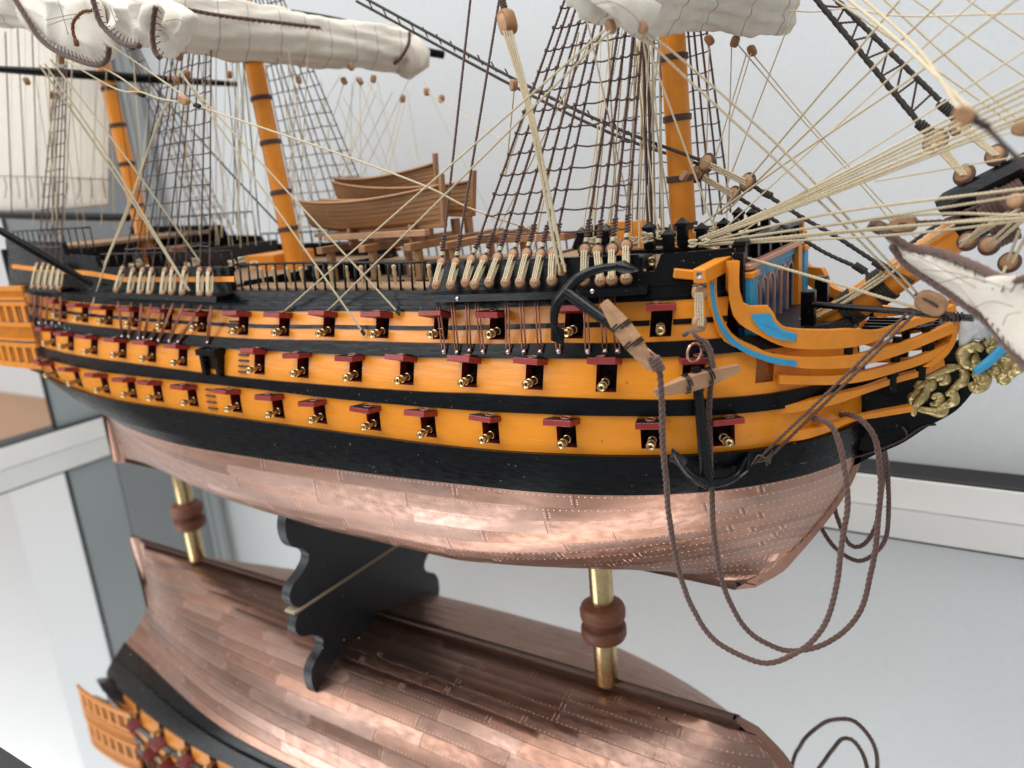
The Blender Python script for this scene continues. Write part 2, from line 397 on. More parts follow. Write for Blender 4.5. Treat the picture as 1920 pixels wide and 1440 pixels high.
_ZT = np.arange(0, 210.01, .25); _LT = [pch(_ZT, LV[:, 0], LV[:, k]) for k in range(1, 8)]
def lv(z): return [np.interp(z, _ZT, q) for q in _LT]
def half(s, z):
    s, z = np.broadcast_arrays(np.asarray(s, float), np.asarray(z, float))
    Bm, s0, Le, p, Lr, aft, s1 = lv(z)
    t = np.clip((s-s0)/Le, 0, 1)
    e = 1/(1+.75*np.clip((z-6)/90, 0, 1))
    b = np.where(p > 1.001, Bm*(1-(1-t)**p)**e, Bm)
    u = np.clip((s-(s1-Lr))/Lr, 0, 1); b = b-(Bm-aft)*u**2
    return np.where(s <= s0, np.where(z > 6, 0., 3.), np.maximum(b, 1.5))
def stem_s(z): return np.interp(z, _ZT, _LT[1])
def warp(sig, z):                         # sigma < 30 stretches to the stem at this height
    s0 = stem_s(z)+.02; k = 30+38*np.clip((38-z)/38, 0, 1)
    return np.where(sig < k, s0+(np.maximum(sig, 0)/k)**1.6*(k-s0), sig)
def surf(sig, z, off=0., side=-1):
    sig, z = np.broadcast_arrays(np.asarray(sig, float), np.asarray(z, float))
    s = warp(sig, z); b = half(s, z); e = .25
    db = (half(s+e, z)-half(np.maximum(s-e, stem_s(z)+.001), z))/(2*e)
    nl = np.sqrt(1+db*db); n = np.stack([db/nl, side/nl, np.zeros_like(s)], -1)
    return np.stack([-s, side*b, z], -1)+n*np.asarray(off)[..., None] if np.ndim(off) else np.stack([-s, side*b, z], -1)+n*off
def hull_normal(s, z):
    e = .5; db = (half(s+e, z)-half(s-e, z))/(2*e); return norm([float(db), -1, 0])
def oh(px, py, off=0.):                   # sight line of a photo pixel meets the hull side
    d = CF+CR*(px-960)/FPX-CU*(py-720)/FPX; t = np.linspace(150, 800, 6501); Q = CAMP+t[:, None]*d
    s = -Q[:, 0]; v = np.where((s > 0) & (s < 590), Q[:, 1]+half(s, np.clip(Q[:, 2], 0, 209))+off, -1)
    i = np.nonzero((v[:-1] < 0) & (v[1:] >= 0))[0]
    return Q[i[0]+1] if len(i) else at(px, py, Y=-70)
def zl(*a):
    S = np.array(a[0::2], float); Z = np.array(a[1::2], float); o = np.argsort(S)
    return lambda s: pch(np.asarray(s, float), S[o], Z[o])
Zc = zl(0, 77.5, 44, 75.5, 80, 74.6, 138, 72.6, 180, 70.4, 228, 68.6, 284, 67.2, 371, 66.4, 430, 67, 500, 71, 572, 79)
Zw = zl(0, 93, 70, 92.8, 101, 92, 136, 90.2, 177, 89.2, 286, 89, 360, 89.3, 430, 89.8, 500, 92.5, 580, 98)
Zlt = zl(0, 107, 27, 107.8, 70, 109, 100, 108.6, 135, 107.2, 175, 106.2, 221, 105.8, 290, 106.5, 410, 107, 480, 108.5, 580, 113)
Zmb = zl(0, 113.5, 40, 114.5, 90, 115.4, 135, 114.4, 175, 112.8, 221, 112, 274, 111.6, 326, 112.3, 392, 114, 484, 116.2, 580, 120)
Zmt = zl(0, 130, 50, 131, 100, 130.4, 135, 129.1, 175, 127.7, 250, 126.5, 326, 126.2, 392, 127.5, 482, 130, 580, 134)
Zub = zl(0, 135.5, 50, 136.4, 100, 136.1, 136, 134.6, 176, 133.7, 221, 133, 291, 131.7, 331, 132.1, 392, 133.3, 482, 135.9, 580, 140)
Zut = zl(0, 151, 72, 151.1, 102, 150.3, 137, 148.8, 177, 146.9, 222, 146.4, 275, 145.5, 328, 145.8, 422, 147.4, 500, 150.5, 580, 155)
def Ztop(s):
    return np.interp(s, [42, 66, 68, 72, 74.5, 163, 166, 171, 303, 306, 430, 433, 470, 473, 580],
                        [168.2, 168, 161.8, 161.8, 168.4, 168.6, 165, 155.9, 155.7, 168, 169.5, 176, 178, 186, 190])

ship = thing('model_ship', 'wooden warship model with ochre and black gun decks and coppered hull on a mirror', 'model ship', (0, 0, 0))

SIG_BOW = [0, .6, 1.5, 3, 5, 7.5, 10, 13, 16, 20, 24, 28]
def sig_list(start, end, extra=(), step=6.):
    a = [q for q in SIG_BOW if q > start]+list(np.arange(max(30, start), end, step))+[start, end]+list(extra)
    a = sorted(q for q in a if start-1e-6 <= q <= end+1e-6); out = [a[0]]
    ex = set(round(q, 3) for q in extra)
    for q in a[1:]:
        if q-out[-1] < .35:
            if round(q, 3) in ex and round(out[-1], 3) not in ex: out[-1] = q
            continue
        out.append(q)
    return out
def band(name, fb, ft, off, M, parent, start=0., end=572., rows=2, cuts=(), holes=(), step=6., thick=0., db=0., dt=0., side=-1):
    """strip of planking between height curves fb and ft; holes = (s0, s1, f0, f1) as fractions of the height"""
    ex = list(cuts)+[q for h in holes for q in h[:2]]
    sg = sig_list(start, end, ex, step)
    fr = sorted(set([round(q, 4) for q in np.linspace(0, 1, rows+1)]+[round(q, 4) for h in holes for q in h[2:4]]))
    sg = np.array(sg); Zb = fb(sg)+db; Zt = ft(sg)+dt
    G = np.stack([surf(sg, Zb+(Zt-Zb)*f, off, side) for f in fr], 1)     # [i][j]
    V, F = grid(G); nb = len(fr); keep = []
    for q in F:
        i, j = divmod(int(q[0]), nb); sm = (sg[i]+sg[i+1])/2; fm = (fr[j]+fr[j+1])/2
        if any(h[0] < sm < h[1] and h[2] < fm < h[3] for h in holes): continue
        keep.append(tuple(q) if side > 0 else tuple(q)[::-1])
    if thick:                             # top and bottom ledges back to the planking behind
        n0 = len(V); Gb = surf(sg, Zb, off-thick, side); Gt = surf(sg, Zt, off-thick, side); n = len(sg)
        V = np.concatenate([V, Gb, Gt])
        for i in range(n-1):
            a, b_ = i*nb, (i+1)*nb; keep.append((a, b_, n0+i+1, n0+i)); a, b_ = i*nb+nb-1, (i+1)*nb+nb-1; keep.append((a, n0+n+i, n0+n+i+1, b_))
    return part(name, (V, keep), M, parent, sharp=40)

# hull body under the copper, keel, stem and sternpost
hull = None
def hull_body(side):
    sg = np.array(sig_list(0, 570, step=9)); f = np.r_[0, .02, .05, .1, np.linspace(.15, 1, 22)]
    G = []
    for q in sg:
        zt = float(Zc(q))+3; z0 = 5.
        G.append(surf(q, z0+(zt-z0)*f, -.3, side))
    return grid(np.array(G))
hull = part('hull', join(hull_body(-1), hull_body(1)), COPPERD, ship)
def keel_vf():
    out = []
    st = [(-566, 0), (-400, 0), (-200, 0), (-100, 0), (-58, 0)]
    out.append(box((-312, 0, 3), (512, 5.6, 6), bev=.4))
    return out[0]
part('keel', keel_vf(), COPPER, ship)
# cutwater: coppered stem piece below the waterline, black knee of the head above
zz = np.linspace(0, 78, 22)
prof_f = np.array([[-stem_s(z)+2.2 - (0 if z > 4 else (4-z)*2.), z] for z in zz]); prof_a = np.array([[-stem_s(z)-4.5, z] for z in zz])
def plate_between(A, B, y):               # flat timber of half-thickness y between two x-z curves
    A3 = np.array([[a[0], -y, a[1]] for a in A]); B3 = np.array([[a[0], -y, a[1]] for a in B])
    return strip(A3, B3, 2*y, (0, -1, 0))
part('stem', plate_between(prof_f, prof_a, 2.4), COPPER, ship, sharp=30)
part('sternpost', box((-569, 0, 45), (6, 6, 90), bev=.3), COPPER, ship)
part('rudder', box((-580, 0, 40), (16, 4.6, 84), bev=.6), COPPER, ship)

def surf3(sig, z, off, side):               # offset along the true surface normal
    p = surf(sig, z, 0, side); a = surf(sig+.4, z, 0, side)-surf(max(sig-.4, 0.), z, 0, side); b = surf(sig, z+.4, 0, side)-surf(sig, z-.4, 0, side)
    n = np.cross(a, b); n = n/max(np.linalg.norm(n), 1e-9); n = n if n[1]*side > 0 or (abs(n[1]) < .05 and n[2] < 0) else -n
    return p+n*off
# copper sheets, row by row
def plate_rows(side, tag):
    rows = 15; out = []
    sgs = np.arange(0, 571, 1.5)
    fine = np.linspace(0, 1, 60)
    def girth(sig):                       # points up the section at equal girth
        zt = float(Zc(sig)); z = 5.2+(zt-5.2)*fine**1.6; p = surf(sig, z, 0, side)
        d = np.r_[0, np.cumsum(np.linalg.norm(np.diff(p[:, 1:], axis=0), axis=1))]
        return z, d
    cache = {}
    def zat(sig, v):
        k = round(float(sig), 2)
        if k not in cache: cache[k] = girth(k)
        z, d = cache[k]; return float(np.interp(v*d[-1], d, z))
    for r in range(rows):
        s = 0.0; first = True
        r2 = random.Random(r*13+5)
        while s < 569:
            L_ = r2.uniform(52, 78) if not first else r2.uniform(18, 60)
            e = min(s+L_, 570.)
            if 570-e < 12: e = 570.
            first = False
            n = max(4, int((e-s)/6)+1); g = np.linspace(s+.1, e-.1, n)
            if s < 30: g = np.unique(np.r_[g, [q for q in SIG_BOW if s < q < e]])
            v0, v1 = r/rows, (r+1)/rows; lap = .03/rows
            lift = .16+.08*r2.random(); tilt = r2.uniform(-.05, .1)
            G = []
            for i, q in enumerate(g):
                ed = .10*math.sin(i*1.7+r)*.3
                zs = [zat(q, min(1, max(0, v))) for v in (v0+.004/rows, (v0+v1)/2, min(v1+lap, 1))]
                G.append([surf3(q, zs[0], lift+.22+tilt, side), surf3(q, zs[1], lift+.10+ed, side), surf3(q, zs[2], lift-.03, side)])
            G = np.array(G); V, F = grid(G); F = [tuple(f) if side > 0 else tuple(f)[::-1] for f in F]
            nb = 3; m_ = len(g); base = len(V)
            inner = np.array([surf3(g[i], max(5.3, float(V[i*nb][2])), -.25, side) for i in range(m_)]); V = np.concatenate([V, inner])
            for i in range(m_-1): F.append((i*nb, base+i, base+i+1, (i+1)*nb))
            # end lips
            e0 = np.array([V[k]+(0, -side*.4, 0) for k in range(nb)]+[V[(m_-1)*nb+k]+(0, -side*.4, 0) for k in range(nb)]); b2 = len(V); V = np.concatenate([V, e0])
            for k in range(nb-1):
                F.append((k, k+1, b2+k+1, b2+k)); F.append(((m_-1)*nb+k, b2+nb+k, b2+nb+k+1, (m_-1)*nb+k+1))
            out.append((V, F))
            # rivets along the upper edge, lower edge and both ends
            if side < 0:
                arc = np.r_[0, np.cumsum(np.linalg.norm(np.diff(G[:, 1], axis=0), axis=1))]
                for vv in (.80,):
                    for a in np.arange(1.2, arc[-1]-.8, 2.75):
                        i = np.searchsorted(arc, a)-1; i = min(max(i, 0), m_-2); t = (a-arc[i])/max(arc[i+1]-arc[i], 1e-6)
                        p = G[i]*(1-t)+G[i+1]*t
                        c = p[0]*(1-vv*2)+p[1]*vv*2 if vv < .5 else p[1]*(2-2*vv)+p[2]*(2*vv-1)
                        RIV.append((c, p[2]-p[0], G[i+1][1]-G[i][1]))
                for i in (0, m_-1):
                    for vv in (.3, .45, .6):
                        p = G[i]*.97+G[1 if i == 0 else m_-2]*.03
                        c = p[0]*(1-vv*2)+p[1]*vv*2 if vv < .5 else p[1]*(2-2*vv)+p[2]*(2*vv-1)
                        dd = norm(G[min(i+1, m_-1)][1]-G[max(i-1, 0)][1])*(.9 if i == 0 else -.9)
                        RIV.append((c+dd, p[2]-p[0], dd))
            s = e
    return out
RIV = []
sp = plate_rows(-1, 's')
for k, vf in enumerate(sp[:300]): part('copper_plate', vf, COPPER, hull, sharp=35)
o = part('copper_plates', join(*(sp[300:]+plate_rows(1, 'p'))), COPPER, hull, sharp=35); o['kind'] = 'stuff'
Vr = []; Fr = []
for c, up, al in RIV:
    u = norm(up); a = norm(al); n = norm(np.cross(a, u)); n = n if n[1] < 0 or abs(n[1]) < .2 and n[2] < 0 else -n
    b = len(Vr); R_ = .5
    for k in range(6):
        th = k*math.pi/3; Vr.append(c+R_*(math.cos(th)*u+math.sin(th)*a)-n*.05)
    for k in range(6):
        th = k*math.pi/3; Vr.append(c+.62*R_*(math.cos(th)*u+math.sin(th)*a)+n*.09)
    Vr.append(c+n*.12)
    for k in range(6):
        l = (k+1) % 6; Fr.append((b+k, b+l, b+6+l, b+6+k)); Fr.append((b+6+k, b+6+l, b+12))
o = part('rivets', (np.array(Vr), Fr), RIVET, hull); o['kind'] = 'stuff'

# ------------------------------------------------------------------ planking bands and gun ports
LOW = [(1357, 817), (1222, 818), (1062, 813), (920, 805), (803, 797), (700, 785), (600, 777), (522, 768), (443, 757), (362, 748), (297, 738), (247, 727), (197, 720), (147, 712), (107, 705)]
MID = [(1300, 705), (1137, 710), (1002, 707), (880, 702), (763, 697), (667, 693), (568, 687), (487, 680), (343, 670), (285, 667), (230, 655), (177, 650), (133, 643), (100, 638)]
UPP = [(1240, 603), (1077, 603), (933, 613), (827, 613), (717, 613), (617, 613), (533, 613), (457, 607), (380, 600), (315, 600), (257, 597), (205, 593), (160, 590), (120, 588)]
PORTS = []
def port_holes(L, fb, ft, f0, f1, w):
    hs = []
    for px, py in L:
        s = -oh(px, py)[0]; zc = (float(fb(s))+float(ft(s)))/2
        if s > 545: continue
        n = hull_normal(s, zc); ws = w*abs(n[1]); hs.append((s-ws/2, s+ws/2, f0, f1)); PORTS.append((s, fb, ft, f0, f1, w))
    return hs
HL = port_holes(LOW, Zw, Zlt, .20, .74, 8.4)
HM = port_holes(MID, Zmb, Zmt, .20, .80, 8.2)
HU = port_holes(UPP, Zub, Zut, .16, .74, 8.0)
sh = -oh(1432, 700)[0]; HAWSE = (sh-2.4, sh+2.4, .28, .86)
gun_bands = []
for nm, fb, ft, H, st in (('lower_gun_band', Zw, Zlt, HL, 0), ('middle_gun_band', Zmb, Zmt, HM+[HAWSE], 0), ('upper_gun_band', Zub, Zut, HU, 43)):
    gun_bands.append(band(nm, fb, ft, 0, YEL, ship, start=st, end=572, rows=3, holes=H, db=-1, dt=1))
    band(nm, fb, ft, 0, YEL, ship, start=st, end=572, rows=2, db=-1, dt=1, side=1)
for side in (-1, 1):
    band('main_wale', lambda s: Zc(s)+7.5, Zw, 2.3, BLK, ship, thick=2.8, rows=3, side=side)
    band('lower_wale', Zc, lambda s: Zc(s)+8.2, .8, BLK, ship, thick=1.2, rows=2, side=side)
    band('middle_wale', Zlt, Zmb, 1.3, BLK, ship, thick=1.8, side=side)
    band('channel_wale', Zmt, Zub, 1.3, BLK, ship, thick=1.8, side=side)
    band('bulwark', Zut, Ztop, .2, BLK, ship, start=43, rows=3, cuts=(66, 68, 72, 74.5, 163, 166, 171, 303, 306, 430, 433, 470, 473), thick=3.2, side=side)
    band('inner_bulwark', lambda s: Zut(s)-4, Ztop, -3.0, BLK, ship, start=43, rows=2, cuts=(66, 68, 72, 74.5, 163, 166, 171, 303, 306, 430, 433, 470, 473), side=side)
    band('sheer_moulding', lambda s: Zut(s)+1.2, lambda s: Zut(s)+2.6, 1.2, BLK, ship, start=43, thick=1.4, rows=1, side=side)
    band('sheer_moulding', lambda s: Zut(s)+5.6, lambda s: Zut(s)+6.8, .9, BLK, ship, start=43, thick=1.1, rows=1, side=side)
# thin black line through the upper ports, broken at each port
edges = [43]+[q for h in sorted(HU) for q in (h[0]-.3, h[1]+.3)]+[560]
for a, b in zip(edges[0::2], edges[1::2]):
    if b-a > 3: band('black_strake', lambda s: Zub(s)+(Zut(s)-Zub(s))*.40, lambda s: Zub(s)+(Zut(s)-Zub(s))*.53, .4, BLK, ship, start=a, end=b, rows=1, thick=.6, step=4)
# ochre trim rail along the quarterdeck
zq = lambda s: np.interp(s, [300, 400, 425, 440, 572], [160.5, 160.8, 163.5, 165, 170])
for side in (-1, 1): band('ochre_rail', zq, lambda s: zq(s)+2.6, 1.3, YELW, ship, start=300, end=560, rows=1, thick=1.6, side=side)

# port linings, lids, guns: one mesh each, copied
lid_vf = box((0, -4.4, .3), (11.4, 9.6, 2.3), bev=.2); face_vf = box((0, -4.5, 1.55), (11.0, 9.0, .4), bev=.1)
def local_mesh(name, vf, M, sharp=None, smooth=True):
    me = mesh_data(name, np.asarray(vf[0], float)*SC, vf[1], M, smooth)
    if sharp: me.set_sharp_from_angle(angle=math.radians(sharp))
    return me
ME_LID = local_mesh('port_lid', lid_vf, RED, sharp=60); ME_FACE = local_mesh('lid_face', face_vf, BLK, sharp=60)
ring_path = np.array([[1.9*math.cos(a), -4.6+1.5*math.sin(a), 2.05+.3*math.sin(a)] for a in np.linspace(0, 2*math.pi, 17)])
ME_RING = local_mesh('lid_ring', tube(ring_path, .26, 6, caps=False), COPWIRE)
gp = [(t_, r_*.86) for t_, r_ in [(0, 1.8), (9, 1.75), (9.1, 1.95), (9.7, 1.95), (9.8, 1.7), (12.8, 1.6), (12.9, 2.0), (13.6, 2.05), (13.7, 1.7), (14.6, 1.7), (15.1, 2.0), (15.9, 2.15), (16.6, 2.05), (16.9, 1.7), (16.75, 1.1), (16.3, .72), (14.5, .66), (14.4, .1)]]
ME_GUN = local_mesh('cannon', lathe(gp, (0, 9, 0), (0, -9, 0), 14), BRASS, sharp=50)
rr = random.Random(3)
for (s, fb, ft, f0, f1, w) in PORTS:
    zb, zt = float(fb(s))-1, float(ft(s))+1; z0 = zb+(zt-zb)*f0; z1 = zb+(zt-zb)*f1; zc = (z0+z1)/2
    n = hull_normal(s, zc); ang = math.atan2(n[0], -n[1]); P = surf(s, zc, 0); wx = np.array([-n[1], n[0], 0]); 
    # lining
    ws = w*abs(n[1]); q = []
    for (ss, z) in ((s-ws/2, z0), (s+ws/2, z0), (s+ws/2, z1), (s-ws/2, z1)): q.append(surf(ss, z, .02))
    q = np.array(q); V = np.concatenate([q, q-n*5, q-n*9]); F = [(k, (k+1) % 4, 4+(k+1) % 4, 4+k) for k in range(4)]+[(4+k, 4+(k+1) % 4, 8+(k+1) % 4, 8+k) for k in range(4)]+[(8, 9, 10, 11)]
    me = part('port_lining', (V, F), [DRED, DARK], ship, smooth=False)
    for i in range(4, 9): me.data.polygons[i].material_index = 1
    j = rr.uniform(-.25, .25)
    rot = (math.radians(rr.uniform(-19, -6)), math.radians(rr.uniform(-3, 3)), ang+math.radians(rr.uniform(-2, 2)))
    l = part_rel('port_lid', ME_LID, ship, surf(s, z1+.75, 0)+wx*j, rot)
    l.scale = (rr.uniform(.93, 1.06), rr.uniform(.92, 1.05), rr.uniform(.9, 1.08))
    for nm, me in (('lid_face', ME_FACE), ('lid_ring', ME_RING)):
        o = new_obj(nm, me, l)
        if nm == 'lid_ring': o.rotation_euler = (0, 0, rr.uniform(-.5, .5))
    part_rel('cannon', ME_GUN, ship, surf(s, z0+(z1-z0)*.36, -.6)+wx*rr.uniform(-.4, .4), (math.radians(rr.uniform(-2, 3)), 0, ang+math.radians(rr.uniform(-3, 3))))
# hawse recess
s = sh; zb, zt = float(Zmb(s))-1, float(Zmt(s))+1; z0, z1 = zb+(zt-zb)*.28, zb+(zt-zb)*.86
q = np.array([surf(a, z, .02) for a, z in ((s-2.4, z0), (s+2.4, z0), (s+2.4, z1), (s-2.4, z1))]); n = hull_normal(s, z0)
part('hawse_recess', (np.concatenate([q, q-n*2.2]), [(k, (k+1) % 4, 4+(k+1) % 4, 4+k) for k in range(4)]+[(4, 5, 6, 7)]), mat('raw_ochre', (.55, .17, .02), .35, var=.5, vscale=500, bump=.9, bscale=700), ship, smooth=False)
# entry port with canopy, and boarding steps
s = -oh(405, 668)[0]; z0, z1 = float(Zmb(s)), float(Zmt(s)); n = hull_normal(s, z0); ax = (np.array([-n[1], n[0], 0]), -n, np.array([0, 0, 1.]))
ep = part('entry_port', join(*[box(surf(s, (z0+z1)/2, 2)+ax[0]*d, (3, 5, z1-z0+1), ax) for d in (-6, 6)]), BLK, ship, sharp=40)
part('canopy', box(surf(s, z1-1.5, 3.5), (16, 8, 3.2), ax), BLK, ep, sharp=40); part('doorway', box(surf(s, (z0+z1)/2-.5, .3), (9.4, 1.2, z1-z0-1), ax), DARK, ep, sharp=40)
for px, y0, fb, ft in ((458, 675, Zmb, Zmt), (397, 747, Zw, Zlt), (440, 607, Zub, Zut)):
    s = -oh(px, y0)[0]; z0, z1 = float(fb(s)), float(ft(s)); n = hull_normal(s, z0); ax = (np.array([-n[1], n[0], 0]), -n, np.array([0, 0, 1.]))
    for k in range(4): part('boarding_step', box(surf(s, z0+(z1-z0)*(.2+.2*k), .4), (7.5, 1.4, .9), ax), mat('step_brown', (.10, .035, .02), .6), ship, sharp=40)

# ------------------------------------------------------------------ decks
def deck(name, s0, s1, z, M, inset=3.2):
    sg = np.arange(s0, s1+.1, 6.); L_ = []
    for q in sg: b = float(half(q, z))-inset; L_.append([[-q, y, z] for y in np.linspace(-b, b, 5)])
    return part(name, grid(np.array(L_)), M, ship, smooth=False)
deck('forecastle_deck', 43, 166, 158.5, DECK); deck('waist_deck', 166, 304, 147, DECK); deck('quarter_deck', 304, 572, 158.5, DECK)
for sd in (-1, 1):
    n_ = 4
    for k in range(n_):                    # gangway planks beside the waist
        y = sd*(64-k*4.6)
        part('gangway_plank', box((-235, y, 156.2), (136, 4.4, 1.4), bev=.15), DECK, ship, sharp=40)
deckb = [(-300, 166), (-170, 166)]
part('deck_break', box((-166, 0, 153), (2, 118, 13), bev=.2), WOOD, ship, sharp=40); part('deck_break', box((-304, 0, 153), (2, 118, 13), bev=.2), BLK, ship, sharp=40)
# worn white marks on the wale by the stern
for k in range(8):
    if k == 5: continue
    s = -oh(75+k*8.5, 613)[0]; z = (float(Zmt(s))+float(Zub(s)))/2; n = hull_normal(s, z); ax = (np.array([-n[1], n[0], 0]), -n, np.array([0, 0, 1.]))
    part('white_mark', box(surf(s, z, 1.4), (1.6, .3, 2.2+(k % 3)*.4), ax, .05), WHITEM, ship)
# ------------------------------------------------------------------ head of the ship
def yhead(X): return np.interp(X, [-48, -41, -35, -25, -15, -5, 10, 33], [-58.5, -56, -54.5, -49.5, -42.5, -34, -19.5, -3.8])   # half-breadth of the head rails
def onhead(px, py, extra=0.):
    Y = -25.
    for _ in range(25):
        p = at(px, py, Y=Y); Y = .5*Y+.5*(float(yhead(p[0]))+extra)
    return at(px, py, Y=Y)
def c3(L): return [(x/4.8+1420, y/4.8+560) for x, y in L]
def railboard(name, top, bot, M, th=2.6, extra=0., n=34, parent=None):
    A = catmull([onhead(*p, extra) for p in top], 8); B = catmull([onhead(*p, extra) for p in bot], 8)
    def rs(P):
        d = np.r_[0, np.cumsum(np.linalg.norm(np.diff(P, axis=0), axis=1))]; s = np.linspace(0, d[-1], n)
        return np.stack([np.interp(s, d, P[:, k]) for k in range(3)], 1)
    A, B = rs(A), rs(B)
    nrm = []
    for i in range(n):
        t = (A[min(i+1, n-1)]-A[max(i-1, 0)]); t2 = np.array([t[0], t[1], 0.]); t2 = norm(t2) if np.linalg.norm(t2) > .2*np.linalg.norm(t) else np.array([.8, .6, 0]); nrm.append(norm(np.array([t2[1], -t2[0], 0])))
    nrm = np.array(nrm); nrm[nrm[:, 1] > 0] *= -1
    V = np.concatenate([A, B, B-nrm*th, A-nrm*th]); F = []
    for i in range(n-1):
        for k in range(4):
            l = (k+1) % 4; F.append((k*n+i, k*n+i+1, l*n+i+1, l*n+i))
    F.append((0, n, 2*n, 3*n)); F.append((n-1, 4*n-1, 3*n-1, 2*n-1))
    o = part(name, (V, F), M, parent or ship, sharp=35)
    if parent is None: part(name, mirrored((V, F)), M, ship, sharp=35)
    return o
r1t = [(1387, 489), (1386, 530), (1390, 560), (1400, 574)]+c3([(0, 70), (120, 74), (160, 170), (230, 245), (350, 275), (650, 285), (870, 275), (1100, 290), (1300, 230), (1470, 165), (1640, 110), (1780, 55)])
r1b = [(1367, 491), (1366, 530), (1367, 560), (1377, 596)]+c3([(-120, 255), (0, 320), (130, 390), (300, 445), (600, 455), (900, 430), (1100, 370), (1300, 295), (1470, 235), (1640, 180), (1800, 120)])
railboard('head_rail', r1t, r1b, YELW, 3.0)
r2t = [(1345, 512), (1344, 545), (1352, 590), (1375, 630)]+c3([(0, 448), (130, 500), (380, 530), (600, 532), (800, 520), (1000, 488), (1300, 405), (1500, 335), (1760, 215)])
r2b = [(1330, 520), (1330, 555), (1338, 600), (1358, 640)]+c3([(-40, 500), (100, 550), (360, 620), (600, 632), (800, 625), (1000, 590), (1300, 500), (1500, 420), (1790, 300)])
railboard('head_rail', r2t, r2b, YELW, 3.0, extra=-1.2)
railboard('head_rail', c3([(200, 690), (500, 698), (750, 690), (1000, 650), (1300, 570), (1500, 505), (1740, 390)]), c3([(200, 768), (500, 776), (750, 772), (1000, 735), (1300, 650), (1500, 585), (1730, 490)]), YELW, 2.6)
railboard('head_cheek', c3([(150, 985), (400, 935), (700, 865), (1000, 795), (1250, 705), (1500, 640), (1680, 545)]), c3([(150, 1040), (400, 1015), (700, 950), (1000, 845), (1250, 760), (1500, 690), (1690, 600)]), YELW, 3.0, extra=2)
railboard('head_cheek', c3([(120, 1235), (400, 1190), (650, 1135), (850, 1078), (1100, 1020), (1400, 965)]), c3([(120, 1290), (400, 1272), (650, 1195), (850, 1110), (1100, 1068), (1400, 1018)]), YELW, 3.0, extra=4)
railboard('hair_bracket', c3([(1800, 250), (1800, 330), (1770, 420), (1690, 530), (1560, 620)]), c3([(1745, 250), (1755, 330), (1720, 420), (1650, 510), (1500, 615)]), YELW, 3.0, extra=-.6)
# blue insets
bl = [(1409, 590), (1438, 588), (1446, 602), (1458, 615), (1472, 622), (1489, 626)]
blb = [(1413, 598), (1420, 612), (1437, 625), (1455, 632), (1470, 636), (1489, 638)]
bo = [(1407, 590), (1440, 588), (1448, 604), (1460, 617), (1475, 623), (1490, 626), (1490, 639), (1465, 637), (1440, 628), (1424, 616), (1413, 602)]
bo3 = np.array([onhead(x, y, -.9) for x, y in bo]); nb_ = len(bo3); cen = bo3.mean(0)
part('blue_panel', (np.concatenate([bo3, bo3+np.array([.5, .9, 0])]), [tuple(range(nb_))]+[(k, nb_+k, nb_+(k+1) % nb_, (k+1) % nb_) for k in range(nb_)]), BLUE, ship, smooth=False)
railboard('blue_carving', [(1340, 530), (1341, 560), (1350, 597), (1372, 632), (1405, 655), (1450, 670), (1494, 677)], [(1333, 530), (1334, 562), (1344, 603), (1366, 640), (1402, 664), (1448, 681), (1494, 688)], BLUE, 1.0, extra=-1.8, parent=ship)
# knee of the head: black timber between the rails
kt = [(1560, 720), (1590, 705), (1620, 697), (1680, 688), (1720, 676), (1770, 655), (1800, 640), (1825, 640)]
kb = [(1560, 890), (1606, 871), (1640, 853), (1690, 832), (1740, 800), (1790, 772), (1822, 738), (1850, 700)]
A = resample(catmull([at(*p, Y=-2.4) for p in kt], 8), 1)[0]; B = resample(catmull([at(*p, Y=-2.4) for p in kb], 8), 1)[0]
n = 40; A = A[np.linspace(0, len(A)-1, n).astype(int)]; B = B[np.linspace(0, len(B)-1, n).astype(int)]
part('knee_of_head', strip(A, B, 4.8, (0, -1, 0)), BLK, ship, sharp=35)
# head timbers between the rails
for px0, py0, px1, py1 in ((1592, 640, 1590, 672), (1683, 632, 1676, 705), (1672, 690, 1672, 735), (1728, 670, 1726, 712), (1735, 610, 1745, 660)):
    p, q = onhead(px0, py0, 3), onhead(px1, py1, 3)
    for vf in (tube(np.array([p, q]), 1.7, 8),): part('head_timber', vf, BLK, ship, sharp=50); part('head_timber', mirrored(vf), BLK, ship, sharp=50)
# beakhead deck and gratings
sg = np.arange(5, 47, 3.); G = []
for q in sg: b = float(half(q, 132))-1; G.append([[-q, y, 133.5] for y in np.linspace(-b, b, 7)])
part('beakhead_deck', grid(np.array(G)), BLKB, ship, smooth=False)
for k in range(9): part('grating_bar', box((2+k*3.1, 0, 130.5+k*.25), (1.5, max(3, 34-3.5*k), 1.4), bev=.1), BLK, ship, sharp=40)
for y in (-9, -3, 3, 9): part('grating_bar', box((10, y, 131.8), (26, 1.4, 1.2), bev=.1), BLK, ship, sharp=40)
